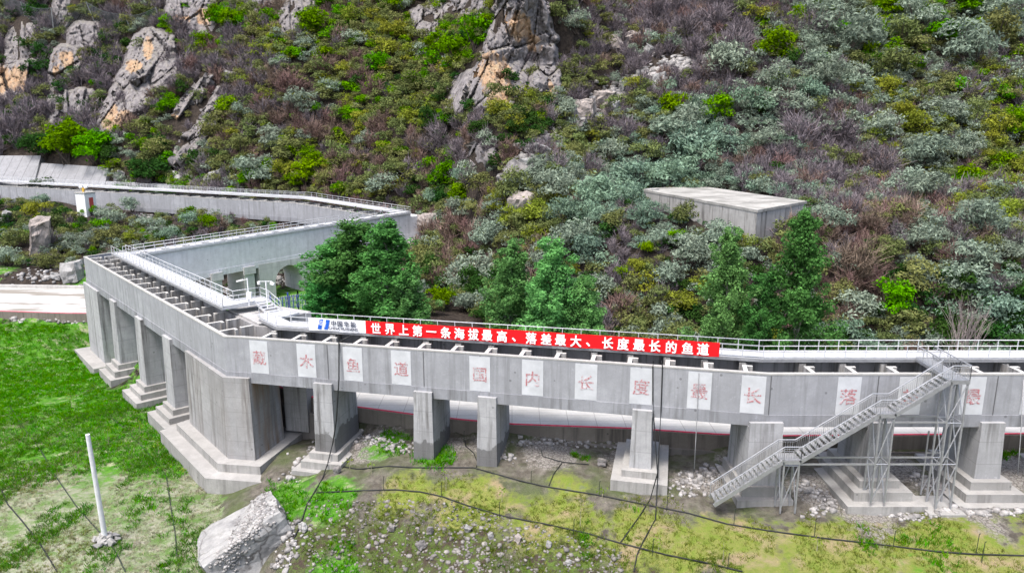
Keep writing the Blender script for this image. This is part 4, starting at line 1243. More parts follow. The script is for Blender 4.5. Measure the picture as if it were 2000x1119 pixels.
cable("long dark hose down the slope left of the white pole", on_ground([(18, 792), (48, 838), (80, 880), (105, 925), (150, 990), (190, 1035), (215, 1060), (232, 1090), (245, 1117)]), 0.045, M['darkgreen'])
cable("dark hose down the slope between the white pole and the big pale boulder", on_ground([(190, 790), (240, 835), (285, 880), (325, 930), (333, 985), (342, 1040), (349, 1117)]), 0.045, M['darkgreen'])

# stakes beside the hoses
def stake(u, v, h, label):
    p_ = at(u, v)
    o = MB().tube(p_ - Vector((0, 0, 0.1)), p_ + Vector((0.03, 0, h)), 0.022, 6).bar(p_ + Vector((0.03, -0.02, h - 0.02)), p_ + Vector((0.10, -0.02, h + 0.02)), 0.03, 0.03).build("sprinkler_stake", M['darkgreen'])
    tag(o, label, "stake", "sprinkler stakes along the hoses")
ordn = ["first", "second", "third", "fourth", "fifth", "sixth", "seventh", "eighth", "ninth", "tenth", "eleventh", "twelfth", "thirteenth", "fourteenth", "fifteenth", "sixteenth", "seventeenth", "eighteenth", "nineteenth", "twentieth"]
for k, (u, v, h) in enumerate([(749, 957, 1.1), (862, 970, 1.1), (975, 1011, 1.2), (1120, 1043, 1.1), (1274, 1083, 1.1), (1421, 1112, 1.1)]):
    stake(u, v, h, f"thin dark stake on the hose along the stony bank, {ordn[k]} counting rightwards")
for k, (u, v, h) in enumerate([(906, 862, .9), (1037, 944, 1.0), (1170, 965, 1.0), (1302, 997, 1.1), (1433, 1026, 1.2), (1590, 1048, 1.3), (1744, 1070, 1.2), (1906, 1082, 1.4), (1917, 1098, 1.4)]):
    stake(u, v, h, f"thin dark stake on the hose below the pier footings, {ordn[k]} counting rightwards")

# ================================================================ vegetation and rock
rng = np.random.default_rng(7)
random.seed(7)

def leaf_quads(c, nrm_dir, size, aspect, r_):
    """c (n,3) centres, nrm_dir (n,3) rough outward directions -> rhombic leaf clumps"""
    n = len(c)
    d = nrm_dir + r_.normal(0, 0.75, (n, 3))
    d /= np.linalg.norm(d, axis=1, keepdims=True) + 1e-9
    a = r_.normal(0, 1, (n, 3)); a -= d * np.sum(a * d, 1, keepdims=True)
    a /= np.linalg.norm(a, axis=1, keepdims=True) + 1e-9
    b = np.cross(d, a)
    s = (size * r_.uniform(0.6, 1.35, n))[:, None]
    v = np.stack([c - a * s, c - b * s * aspect + d * s * 0.15, c + a * s, c + b * s * aspect + d * s * 0.15], 1).reshape(-1, 3)
    f = np.arange(4 * n).reshape(n, 4)
    return v, f

def stick_quads(p, q, w_, r_):
    n = len(p)
    d = q - p; d /= np.linalg.norm(d, axis=1, keepdims=True) + 1e-9
    a = np.cross(d, r_.normal(0, 1, (n, 3))); a /= np.linalg.norm(a, axis=1, keepdims=True) + 1e-9
    w_ = np.broadcast_to(w_, (n,))[:, None]
    v = np.stack([p - a * w_, p + a * w_, q + a * w_ * 0.35, q - a * w_ * 0.35], 1).reshape(-1, 3)
    return v, np.arange(4 * n).reshape(n, 4)

def join_vf(parts):
    vs, fs, b = [], [], 0
    for v, f in parts:
        vs.append(v); fs.append(f + b); b += len(v)
    return np.concatenate(vs), np.concatenate(fs)

def leafy(seed, n_leaf, lobes, size, aspect, R=2.0, H=3.3, spread=0.62):
    """rounded shrub: several leafy lobes over a few bare stems"""
    r_ = np.random.default_rng(seed)
    th = r_.uniform(0, 2 * np.pi, lobes); rr = R * spread * np.sqrt(r_.uniform(0.05, 1, lobes))
    lc = np.stack([rr * np.cos(th), rr * np.sin(th), H * r_.uniform(0.28, 0.78, lobes) * (1.05 - 0.45 * (rr / R))], 1)
    lr = R * r_.uniform(0.26, 0.50, lobes)
    k = r_.choice(lobes, n_leaf, p=lr ** 2 / np.sum(lr ** 2))
    d = r_.normal(0, 1, (n_leaf, 3)); d[:, 2] = np.abs(d[:, 2]) * 0.9 - 0.25
    d /= np.linalg.norm(d, axis=1, keepdims=True)
    rad = lr[k] * r_.uniform(0.45, 1.08, n_leaf) ** 0.7
    rad *= 1 + 0.25 * np.sin(d[:, 0] * 7 + k) * np.cos(d[:, 1] * 6 + k * 2)
    c = lc[k] + d * rad[:, None] * np.array([1.0, 1.0, 0.8])
    c[:, 2] = np.maximum(c[:, 2], 0.03 * H)
    lv = leaf_quads(c, d + np.array([0, 0, 0.5]), size, aspect, r_)
    m = 16
    j = r_.integers(0, lobes, m)
    st = stick_quads(np.zeros((m, 3)) + r_.normal(0, 0.12, (m, 3)) * [1, 1, 0], lc[j] + r_.normal(0, 0.2, (m, 3)), 0.05, r_)
    return lv, st

def twiggy(seed, n, R=2.0, H=2.9, w_=0.022):
    """leafless shrub: fans of thin twigs"""
    r_ = np.random.default_rng(seed)
    nb = 26
    th = r_.uniform(0, 2 * np.pi, nb); tl = r_.uniform(0.15, 1.0, nb)
    base = np.stack([np.cos(th), np.sin(th), np.zeros(nb)], 1) * 0.25 * R * tl[:, None]
    tip = np.stack([np.cos(th) * R * tl * 0.8, np.sin(th) * R * tl * 0.8, H * (1.0 - 0.45 * tl) * r_.uniform(0.7, 1.05, nb)], 1)
    A = stick_quads(base, tip, w_ * 1.6, r_)
    k = r_.integers(0, nb, n); f_ = r_.uniform(0.2, 1.0, n)[:, None]
    p_ = base[k] + (tip[k] - base[k]) * f_
    d = (tip[k] - base[k]); d /= np.linalg.norm(d, axis=1, keepdims=True)
    d = d + r_.normal(0, 0.55, (n, 3)); d[:, 2] = np.abs(d[:, 2]) * 0.8 + 0.1
    q_ = p_ + d * (R * r_.uniform(0.14, 0.40, n))[:, None]
    B = stick_quads(p_, q_, w_, r_)
    return join_vf([A, B])

FOL = 0.9
def foliage_mat(name, col, var=0.45, hue=0.03, trans=0.3, tip=None):
    t = NT(name)
    t.t.nodes.remove(t.b)
    rn = t.math('FRACT', t.math('ADD', t.rnd(), t.attr("tint").outputs["Fac"]))
    isl = t.n("NewGeometry").outputs["Random Per Island"]
    n = t.noise(t.pos(), 1.1, 4, 0.65)
    base = t.mix(t.ramp(n, 0.33, 0.67), tuple(c * (1 - var * 0.6) for c in col), tuple(c * (1 + var * 0.7) for c in (tip or col)))
    v = t.math('ADD', t.ramp(rn, 0, 1, 1 - var * 0.5, 1 + var * 0.45), t.ramp(isl, 0, 1, -var * 0.5, var * 0.5))
    h = t.ramp(t.math('FRACT', t.math('MULTIPLY', rn, 7.31)), 0, 1, 0.5 - hue, 0.5 + hue)
    c = t.hsv(base, h, 1.12, t.math('MULTIPLY', v, FOL))
    d = t.n("BsdfDiffuse"); t.put(d.inputs[0], c)
    tr = t.n("BsdfTranslucent"); t.put(tr.inputs[0], c)
    ms = t.n("MixShader"); ms.inputs[0].default_value = trans
    t.t.links.new(d.outputs[0], ms.inputs[1]); t.t.links.new(tr.outputs[0], ms.inputs[2])
    t.t.links.new(ms.outputs[0], t.out.inputs[0])
    return t.m

KM = {
 'silver': foliage_mat("silver_leaves", (0.205, 0.25, 0.195), 0.4, 0.02, 0.3, (0.275, 0.33, 0.26)),
 'teal':   foliage_mat("blue_green_leaves", (0.15, 0.22, 0.16), 0.4, 0.02, 0.3, (0.225, 0.31, 0.235)),
 'green':  foliage_mat("fresh_green_leaves", (0.095, 0.20, 0.022), 0.45, 0.025, 0.35, (0.14, 0.27, 0.03)),
 'yellow': foliage_mat("yellow_green_leaves", (0.18, 0.215, 0.045), 0.4, 0.02, 0.35, (0.24, 0.275, 0.06)),
 'olive':  foliage_mat("olive_leaves", (0.125, 0.145, 0.062), 0.45, 0.025, 0.3, (0.18, 0.205, 0.085)),
 'dark':   foliage_mat("dark_green_leaves", (0.035, 0.078, 0.022), 0.4, 0.02, 0.3),
 'twig':   foliage_mat("grey_purple_twigs", (0.145, 0.124, 0.134), 0.5, 0.02, 0.0, (0.20, 0.175, 0.186)),
 'rust':   foliage_mat("brown_twigs", (0.17, 0.122, 0.105), 0.5, 0.03, 0.0, (0.22, 0.16, 0.14)),
}
M['bark'] = plain("shrub_bark", (0.085, 0.07, 0.06), 0.9, var=0.3, spec=0.1)

# templates, three shapes of every kind
def tmpl(kind, seed, fine):
    if kind in ('twig', 'rust'):
        return twiggy(seed, 900 if fine else 460, w_=0.026 if fine else 0.033), None
    sz, asp = {'silver': (0.165, 0.34), 'teal': (0.165, 0.36), 'green': (0.16, 0.55), 'yellow': (0.15, 0.5), 'olive': (0.15, 0.45), 'dark': (0.17, 0.5)}[kind]
    if fine: return leafy(seed, 1300, 12, sz * 0.92, asp)
    return leafy(seed, 420, 7, sz * 1.1, asp)
KINDS = list(KM)
TM = {(k, i): tmpl(k, 100 + 17 * i + 3 * KINDS.index(k), True) for k in KINDS for i in range(3)}
TL = {(k, i): tmpl(k, 500 + 13 * i + 3 * KINDS.index(k), False) for k in KINDS for i in range(3)}
TME = {}
for (k, i), (lf, st) in TM.items():
    a = np_mesh("leaves" if k not in ('twig', 'rust') else "twigs", *lf); a.materials.append(KM[k])
    b = None
    if st is not None:
        b = np_mesh("stems", *st); b.materials.append(M['bark'])
    TME[(k, i)] = (a, b)

KWORD = {'silver': "silver-grey leafy shrub", 'teal': "blue-green leafy shrub", 'green': "fresh green shrub", 'yellow': "yellow-green shrub", 'olive': "olive-brown shrub",
         'dark': "dark green shrub", 'twig': "leafless grey-purple shrub", 'rust': "leafless red-brown shrub"}
MARKS = [("the concrete tank", 1415, 405), ("the orange-faced cliff", 1000, 120), ("the pale cliff spire", 265, 180), ("the boulder gully", 1150, 215), ("the rear channel's far bend", 800, 430),
         ("the upper channel", 330, 390), ("the paired poplars", 1060, 560), ("the tall dark poplars", 1510, 560), ("the bushy poplar clump", 705, 540), ("the bare tree", 1885, 620),
         ("the photo's top right corner", 1990, 10), ("the middle of the photo's right edge", 1990, 330), ("the stone patch at the top", 1270, 90), ("the slanting rock ridge", 390, 250), ("the sign pillar", 165, 395)]
HAND = """133,291,85,green 186,298,70,green 88,294,55,dark 301,336,70,dark 315,291,50,olive 452,46,50,green 396,88,38,green 508,336,72,silver 487,357,40,green 553,338,50,yellow 596,343,50,green 575,361,32,green
645,172,40,silver 543,122,35,silver 592,91,40,silver 592,207,55,silver 536,273,52,silver 687,231,45,green 641,7,40,green 613,53,60,green 687,39,40,yellow 329,53,28,green 151,25,25,yellow 326,217,34,green 445,217,40,green
526,109,30,yellow 662,375,34,green 224,123,35,dark 70,137,40,dark 766,70,45,yellow 755,105,45,yellow 739,133,45,green 895,116,60,green 927,80,60,green 867,91,50,green 708,200,28,green 713,235,38,yellow 801,238,38,yellow
874,242,34,green 702,322,30,yellow 748,287,28,green 780,298,28,green 695,80,42,silver 713,273,40,silver 738,364,62,silver 850,385,45,teal 874,350,60,green 902,375,35,green 902,343,40,teal 958,280,40,silver 972,217,48,yellow
1053,235,30,green 1116,147,44,olive 1084,28,55,olive 1126,49,48,silver 1095,224,48,silver 1197,301,58,silver 1081,371,75,silver 1000,371,60,olive 1081,343,40,olive 1316,214,52,green 1242,168,40,yellow 1239,133,44,twig
1316,266,78,silver 1291,350,78,teal 1193,371,82,teal 1472,32,45,yellow 1591,18,72,silver 1731,28,50,green 1720,53,40,green 1798,35,82,silver 1892,25,60,green 1955,28,75,silver 1990,67,50,silver 1847,77,55,green
1650,81,95,silver 1615,81,60,silver 1690,75,60,silver 1510,105,68,green 1489,102,40,green 1419,137,82,silver 1594,130,60,silver 1668,126,45,olive 1755,74,60,olive 1787,91,50,olive 1896,98,100,silver 1938,77,70,olive
1738,137,72,olive 1766,133,40,green 1682,151,45,silver 1668,172,58,silver 1727,172,45,yellow 1598,161,68,silver 1587,182,58,teal 1517,168,58,silver 1472,203,72,teal 1528,207,70,silver 1398,221,62,green 1332,249,72,silver
1352,280,85,teal 1423,287,58,teal 1363,315,66,teal 1321,343,58,teal 1696,200,50,silver 1671,242,54,silver 1720,263,66,silver 1752,231,58,yellow 1783,245,48,yellow 1840,221,66,silver 1896,228,50,olive 1948,252,66,yellow
1987,252,56,green 1790,305,86,silver 1825,318,56,silver 1878,301,58,silver 1952,322,48,green 1878,364,54,green 1847,343,40,olive 1790,361,76,silver 1987,357,40,silver 1496,277,58,silver 1615,305,44,olive 1552,333,40,silver
1158,382,72,teal 1228,351,76,teal 1218,388,66,teal 1120,414,76,teal 902,410,50,silver 1043,421,66,yellow 1004,421,40,yellow 952,467,72,silver 885,446,72,rust 924,533,78,silver 864,582,58,green 906,589,50,silver
1127,467,72,silver 1148,491,70,teal 1256,414,72,teal 1284,463,58,silver 1319,460,50,green 1263,488,32,green 1351,491,78,silver 1397,453,82,silver 1337,418,66,olive 1214,537,32,green 1239,530,44,yellow 1298,537,72,silver
1365,554,46,yellow 1333,589,58,yellow 1281,582,50,olive 1221,603,80,rust 1305,621,58,silver 1186,568,58,silver 1615,428,72,silver 1797,372,80,silver 1717,403,44,silver 1801,467,68,silver 1917,432,86,silver 1875,414,58,silver
1882,362,58,green 1976,425,66,yellow 1696,438,62,rust 1770,421,60,rust 1850,498,60,rust 1910,519,86,silver 1868,540,82,silver 1784,540,82,olive 1668,519,100,rust 1720,498,44,olive 1647,582,58,olive 1689,600,86,silver
1741,586,72,green 1763,631,68,olive 1643,649,66,teal 1692,662,70,teal 1952,617,82,teal 1854,560,58,silver 1966,488,58,silver 75,417,45,yellow 102,442,50,olive 212,425,45,silver 200,445,34,green 217,460,48,olive
297,440,48,silver 372,430,36,teal 410,442,34,green 260,465,32,yellow 137,477,46,silver 100,470,42,twig 15,505,44,silver 92,512,38,olive 260,405,34,silver 82,392,30,teal 30,470,44,olive 330,460,40,teal 180,470,40,silver
850,545,50,rust 845,600,40,olive 985,560,36,olive 1990,560,60,silver 1950,560,60,twig 1720,330,70,twig 1640,260,70,twig 1560,270,70,twig 1620,350,60,twig 1340,60,60,twig 1400,40,60,twig 1430,90,60,twig
1280,30,50,twig 1350,100,50,twig 1580,60,60,twig 640,130,44,rust 560,170,44,rust 480,130,44,twig 620,260,48,rust 520,215,44,twig 660,310,46,rust 420,130,44,twig 210,90,40,twig 200,150,44,twig 170,235,44,twig 340,175,44,twig
60,230,50,twig 30,250,50,twig 100,215,40,twig 730,180,44,rust 800,170,44,olive 780,330,44,olive 640,350,40,olive 560,300,46,olive 470,290,46,olive 420,260,40,olive 900,300,44,twig 940,255,40,dark 1010,250,40,dark 1050,300,44,twig
1000,230,40,dark 1150,330,50,twig 1230,260,44,twig 1170,270,40,olive 1260,300,50,olive 1120,310,44,olive 1200,430,50,olive 1000,470,46,olive 1060,500,50,silver 900,500,46,olive 840,505,44,olive 870,520,40,rust"""
HB = []
for tok in HAND.split():
    a, b, c_, k = tok.split(',')
    HB.append((float(a), float(b), float(c_), k))

# ---- individual shrubs
cnt = {}
named = []
for u, v, wpx, kind in HB:
    vb = v + 0.36 * wpx
    p_ = at(u, min(vb, 700))
    if p_.y > 400: continue
    dist = math.hypot(p_.y, p_.x)
    R = wpx * (0.70 if (u < 1230 or u > 1450 or v < 360 or v > 470) else 0.50) * p_.y / FPX
    best = min(MARKS, key=lambda m_: math.hypot(m_[1] - u, (m_[2] - v) * 1.2))
    dx, dy = u - best[1], v - best[2]
    if abs(dx) > abs(dy) * 1.1: side_ = "right of" if dx > 0 else "left of"
    else: side_ = "below" if dy > 0 else "above"
    named.append(dict(u=u, v=v, R=R, p=p_, kind=kind, mark=best[0], side=side_, d=math.hypot(dx, dy)))
groups = {}
for b in named: groups.setdefault((b['kind'], b['mark'], b['side']), []).append(b)
for key, lst in groups.items():
    lst.sort(key=lambda b: b['d'])
    for i, b in enumerate(lst):
        s_ = f"{KWORD[b['kind']]} {b['side']} {b['mark']}"
        if len(lst) > 1: s_ += f", {ordn[i]} out from it"
        b['label'] = s_
proto = {}
for i, b in enumerate(named):
    kind = b['kind']; var = i % 3
    p_ = b['p']
    r = thing("shrub", b['label'], "shrub", (p_.x, p_.y, p_.z - 0.15), "shrubs on the hillside")
    a, st = TME[(kind, var)]
    s_ = b['R'] / 2.0
    hs = s_ * random.uniform(0.85, 1.15)
    rot = random.uniform(0, 6.28)
    for me in (a, st):
        if me is None: continue
        o = bpy.data.objects.new(me.name.split('.')[0], me); C.objects.link(o); o.parent = r
        o.scale = (s_, s_, hs); o.rotation_euler = (0, 0, rot)

CLIFFS = [   # label, outlines as seen from the camera, orange patches, seed, lean, how far it stands out, block size
("big jagged cliff with orange faces standing in the middle of the hillside", [[(985,-25),(1052,-25),(1068,25),(1075,60),(1085,75),(1078,95),(1055,100),(1040,125),(1030,150),(1028,185),(1010,205),(990,220),(955,212),(930,205),(885,225),(873,210),(885,180),(905,150),(930,130),(945,105),(955,70),(960,45),(975,10)],
   [(1062,92),(1080,90),(1090,130),(1092,170),(1085,200),(1072,215),(1060,182),(1036,172),(1046,132)]], [(1015,52,20,24),(1043,86,14,16),(965,140,27,36),(985,192,28,26),(1075,185,8,20)], 3, 0.25, 6.0, (42, 74)),
    ("tall pale spire of cliff with orange stains above the upper channel", [[(288,60),(320,68),(337,75),(342,110),(346,140),(341,165),(322,176),(300,182),(290,202),(270,215),(245,240),(232,258),(200,263),(192,245),(200,215),(215,190),(232,150),(245,120),(262,80)]], [(289,96,9,20),(212,224,16,26),(242,236,14,18),(262,130,14,12)], 5, 0.4, 6.0),
    ("ragged cliff buttress left of the pale spire, below the rock net", [[(133,68),(158,46),(190,50),(204,72),(195,93),(165,95),(138,92)], [(106,100),(125,93),(155,97),(162,115),(150,142),(116,152),(108,180),(122,240),(116,268),(102,262),(98,200),(98,140)], [(130,178),(180,178),(188,200),(150,226),(128,212)], [(103,-25),(145,-25),(140,22),(118,62),(104,52)]], [(128,115,14,26),(150,125,12,16),(110,130,8,24)], 7, 0.1, 4.0),
    ("grey and orange cliff at the far left edge", [[(10,78),(25,54),(45,48),(70,54),(74,80),(62,106),(45,130),(12,122)], [(-40,130),(20,130),(45,121),(72,124),(64,150),(52,176),(20,192),(-40,198)]], [(36,156,22,24),(5,160,16,30)], 9, 0.1, 4.5),
    ("blocky overhanging cliff at the top edge above the pale spire", [[(335,-25),(424,-25),(420,40),(412,66),(392,80),(372,66),(350,46),(322,38)]], [(356,38,16,10),(398,34,13,18)], 11, 0.1, 5.0),
    ("slanting rock ridge running down towards the upper channel", [[(428,176),(435,200),(422,235),(412,262),(392,292),(370,314),(333,320),(338,296),(364,266),(390,240),(410,205)]], [], 13, 0.7, 3.5, (22, 50)),
    ("curved rock rib with a small orange block beside the slanting ridge", [[(414,148),(408,166),(382,202),(362,216),(360,256),(328,260),(326,240),(344,210),(370,184),(395,158)], [(376,222),(404,219),(400,242),(376,254)]], [(390,236,16,14),(345,238,10,14)], 15, 0.5, 3.2, (22, 40)),
    ("grey cliff tooth at the top edge left of centre", [[(553,-25),(622,-25),(614,12),(592,32),(578,62),(553,68),(550,30)]], [], 17, 0.2, 4.5, (20, 50)),
    ("dark small cliff band at the top edge", [[(438,-25),(545,-25),(532,16),(505,27),(480,13),(455,16)]], [], 19, 0.1, 3.5),
    ("fractured grey cliff left of the big orange-faced cliff", [[(806,25),(820,16),(845,19),(860,35),(867,60),(861,77),(840,80),(813,62)], [(828,-25),(945,-25),(932,20),(900,36),(868,31),(850,12)]], [], 21, 0.2, 4.0, (22, 30)),
    ("narrow grey rock needle between the two central cliffs", [[(938,3),(950,9),(946,40),(935,58),(926,46)]], [], 23, 0.2, 3.0, (16, 30)),
    ("grey rock hump half hidden in scrub below the central cliff", [[(924,288),(946,283),(958,305),(952,336),(935,348),(920,322)]], [], 25, 0.2, 3.0, (20, 34)),
]
# ---- scrub: the mass between them
ZS = [  # u, v, radius, kinds
 (60, 60, 150, dict(twig=4, olive=2, dark=2, silver=0.4)), (60, 240, 110, dict(twig=5, dark=2, olive=1)), (180, 170, 110, dict(twig=6, olive=1, dark=1)), (230, 60, 120, dict(twig=4, olive=2, dark=1)),
 (130, 280, 60, dict(green=3, dark=3, olive=1)), (330, 300, 80, dict(olive=3, dark=2, green=1.5, twig=1)), (450, 140, 120, dict(twig=4, rust=2, olive=2, green=0.5)), (430, 60, 60, dict(green=3, olive=2, twig=1)),
 (540, 230, 130, dict(olive=4, rust=3, twig=2, yellow=1, silver=0.5)), (610, 80, 120, dict(olive=4, green=2, yellow=1.2, rust=1, silver=0.3)), (700, 180, 140, dict(olive=5, yellow=1.6, rust=1.5, green=1)),
 (820, 110, 110, dict(olive=3, green=3, yellow=1.5, dark=1)), (560, 330, 100, dict(olive=4, green=1.5, rust=2, yellow=1)), (720, 310, 110, dict(olive=4, rust=2, twig=1, yellow=1)), (900, 220, 70, dict(dark=3, olive=2, twig=1)),
 (890, 360, 60, dict(green=3, dark=2, olive=1)), (1010, 240, 60, dict(dark=3, olive=2, yellow=1)), (900, 300, 70, dict(twig=4, dark=1.5, olive=1)), (1110, 90, 70, dict(olive=3, yellow=1, twig=2)), (1120, 150, 60, dict(twig=3, olive=3)),
 (1300, 40, 120, dict(twig=6, rust=1.5, olive=1, silver=.6)), (1450, 70, 120, dict(twig=5, rust=1, olive=1, silver=1)), (1230, 260, 80, dict(twig=2, olive=2, silver=1)), (1020, 420, 90, dict(olive=3, yellow=1.5, silver=1.5, rust=1)),
 (900, 480, 90, dict(rust=2.5, olive=3, silver=1.5)), (1120, 330, 90, dict(silver=1.5, olive=3, twig=2, yellow=1)), (1220, 390, 90, dict(teal=4, silver=2, olive=1)), (1340, 300, 90, dict(teal=4, silver=2, twig=1)),
 (1250, 500, 110, dict(silver=2, twig=2, teal=1.5, olive=1.5, dark=1)), (1350, 600, 100, dict(olive=3, silver=1.5, yellow=1, dark=2)), (900, 590, 80, dict(dark=3, olive=2, silver=1)), (1600, 110, 120, dict(silver=5, olive=2, green=1)),
 (1800, 60, 120, dict(silver=3, green=2, olive=2.5)), (1940, 130, 110, dict(twig=2, silver=2.5, olive=2.5, green=.6)), (1560, 230, 90, dict(twig=2, silver=3, rust=1.5, teal=1)), (1650, 270, 110, dict(twig=4, rust=3, silver=1.2)),
 (1530, 310, 90, dict(twig=3, silver=3, dark=1, teal=1)), (1740, 250, 70, dict(olive=3, yellow=2, silver=1)), (1740, 400, 120, dict(twig=4, rust=2.5, silver=1.6, olive=1)), (1870, 270, 110, dict(olive=3, silver=2, twig=2, yellow=1)),
 (1960, 330, 100, dict(olive=3, yellow=2, silver=1, twig=1)), (1900, 470, 110, dict(silver=3, twig=2, olive=2)), (1680, 510, 100, dict(rust=4, olive=2.5, silver=1, twig=1)), (1800, 600, 120, dict(silver=2, teal=2, olive=2, dark=3)),
 (1940, 620, 90, dict(teal=3, dark=3, twig=1)), (200, 450, 200, dict(olive=3, silver=1.5, twig=2, green=0.7, dark=1)), (30, 430, 80, dict(olive=2, silver=2, dark=2)), (430, 560, 60, dict(olive=3, dark=2))]
zu = np.array([[a[0], a[1], a[2]] for a in ZS], dtype=float)
zk = np.array([[a[3].get(k, 0.0) for k in KINDS] for a in ZS]); zk /= zk.sum(1, keepdims=True)

sx, sy = [], []
yy = 66.0
while yy < 275:
    step = 1.3 if yy < 100 else (1.5 if yy < 150 else 1.8)
    half = yy * 0.98 + 12
    xs = np.arange(-half, half, step) + rng.uniform(-0.7, 0.7, int(np.ceil(2 * half / step)))
    sx.append(xs); sy.append(yy + rng.uniform(-0.7, 0.7, len(xs)))
    yy += step
sx = np.concatenate(sx); sy = np.concatenate(sy)
sz = height(sx, sy)
pu, pv = project(sx, sy, sz)
foot = sy - path_y(FOOT, sx)
rs, _ = road_side(sx, sy)
# channel corridor of the upper and rear sections, tank, scree stay clear
def seg_d(x, y, a, b):
    """distance to a segment"""
    dx, dy = b[0] - a[0], b[1] - a[1]
    t_ = np.clip(((x - a[0]) * dx + (y - a[1]) * dy) / (dx * dx + dy * dy), 0, 1)
    return np.hypot(x - a[0] - t_ * dx, y - a[1] - t_ * dy)
mid = lambda a, n_, o: (a[0] + n_[0] * o, a[1] + n_[1] * o)
dU = np.minimum(seg_d(sx, sy, pathU[0], pathU[1]), seg_d(sx, sy, (pathU[1][0], pathU[1][1] + 1.5), (pathU[2][0], pathU[2][1] + 1.5)))
dB_ = seg_d(sx, sy, tuple((BR0 + lBC * 2)[:2]), tuple((CR + lBC * 2)[:2]))
scree = np.array([(1385, 118), (1330, 122), (1280, 140), (1230, 165), (1195, 185), (1150, 215), (1100, 255), (1050, 290), (1005, 335)], dtype=float)
dS = np.min([seg_d(pu, pv, scree[i], scree[i+1]) for i in range(len(scree) - 1)], axis=0)
ax, ay, bx, by = TANK_F
eT = Vector((bx - ax, by - ay, 0)).normalized(); fT = Vector((-eT.y, eT.x, 0)); fT = fT if fT.y > 0 else -fT
la = (sx - ax) * eT.x + (sy - ay) * eT.y; lc = (sx - ax) * fT.x + (sy - ay) * fT.y
in_tank = (la > -1.5) & (la < 34.5) & (lc > -1.2) & (lc < 17)
far_left = (rs > 15) & (sx < -12)
def in_poly(u, v, poly):
    P_ = np.array(poly, dtype=float); ins = np.zeros(len(u), bool); dm = np.full(len(u), 1e9)
    for (ax_, ay_), (bx_, by_) in zip(P_, np.roll(P_, -1, 0)):
        c1 = (ay_ > v) != (by_ > v)
        ins ^= c1 & (u < ax_ + (v - ay_) / (by_ - ay_ + 1e-9) * (bx_ - ax_))
        dm = np.minimum(dm, seg_d(u, v, (ax_, ay_), (bx_, by_)))
    return np.where(ins, dm, -dm)
on_rock = np.zeros(len(sx), bool)
for cl in CLIFFS:
    for poly in cl[1]:
        for up_ in (-4, 6): on_rock |= in_poly(pu, pv - up_, poly) > -2
keep = ((((foot > -3) | ((foot > -18) & (sx > -15))) & (rs > 9)) | far_left) & (dU > 3.6) & (dB_ > 3.8) & ~in_tank & (pu > -340) & (pu < 2340) & (pv > -200) & (pv < 760)
keep &= rng.uniform(0, 1, len(sx)) < np.where(dS < 15, 0.10, np.where(far_left & (foot < 0), 0.62, 0.93))
cam_side = (sx - BR0.x) * dBC.y - (sy - BR0.y) * dBC.x > -0.5
keep &= ~(cam_side & (foot < -8) & (sx < -17))
keep &= ~((np.abs(pu - 165) < 40) & (pv > 405) & (pv < 420))
keep &= ~on_rock | (rng.uniform(0, 1, len(sx)) < 0.05)
low = np.where((la > -2) & (la < 36) & (lc > -8) & (lc < 0), 0.4, np.where((la > -2) & (la < 36) & (lc > -15) & (lc < 0), 0.7, 1.0))
keep &= ~((pu < 215) & (pv > 302) & (pv < 376))
keep &= ~((sx < -50) & (rs < 22) & (rs > 0))
sx, sy, sz, pu, pv, low = sx[keep], sy[keep], sz[keep], pu[keep], pv[keep], low[keep]
D2 = ((pu[:, None] - zu[None, :, 0]) ** 2 + (pv[:, None] - zu[None, :, 1]) ** 2) / zu[None, :, 2] ** 2
wz = np.exp(-D2 * 1.6) + 1e-6
patch = vnoise(sx, sy, 4.5, 31)
prob = wz @ zk; prob /= prob.sum(1, keepdims=True)
cum = np.cumsum(prob, 1)
# neighbouring plants of a kind stand together
pick = np.clip(0.5 + patch * 1.25 + rng.uniform(-0.28, 0.28, len(sx)), 0, 0.9999)
pick = np.where(rng.uniform(0, 1, len(sx)) < 0.55, rng.uniform(0, 1, len(sx)), pick)
kind_i = (pick[:, None] > cum).sum(1).clip(0, len(KINDS) - 1)
SL = {'silver': "silver-grey leafy scrub", 'teal': "blue-green leafy scrub", 'green': "fresh green scrub", 'yellow': "yellow-green scrub", 'olive': "olive-brown scrub", 'dark': "dark green scrub", 'twig': "leafless grey-purple scrub", 'rust': "leafless red-brown scrub"}
def merge(name, tmpls, pos, scl, rot, mat, tint=True, zs=None):
    vs, fs, tn, b = [], [], [], 0
    for i in range(len(pos)):
        v, f = tmpls[i % len(tmpls)]
        c_, s_ = math.cos(rot[i]), math.sin(rot[i])
        q_ = v * (scl[i] if zs is None else np.array([scl[i], scl[i], zs[i]]))
        w_ = np.empty_like(q_)
        w_[:, 0] = q_[:, 0] * c_ - q_[:, 1] * s_ + pos[i][0]
        w_[:, 1] = q_[:, 0] * s_ + q_[:, 1] * c_ + pos[i][1]
        w_[:, 2] = q_[:, 2] + pos[i][2]
        vs.append(w_); fs.append(f + b); b += len(v)
        tn.append(np.full(len(v), (i * 0.6180339) % 1.0))
    me = np_mesh(name, np.concatenate(vs), np.concatenate(fs))
    if tint:
        a_ = me.attributes.new("tint", 'FLOAT', 'POINT'); a_.data.foreach_set("value", np.concatenate(tn).astype(np.float32))
    return link_mesh(name, me, mat)
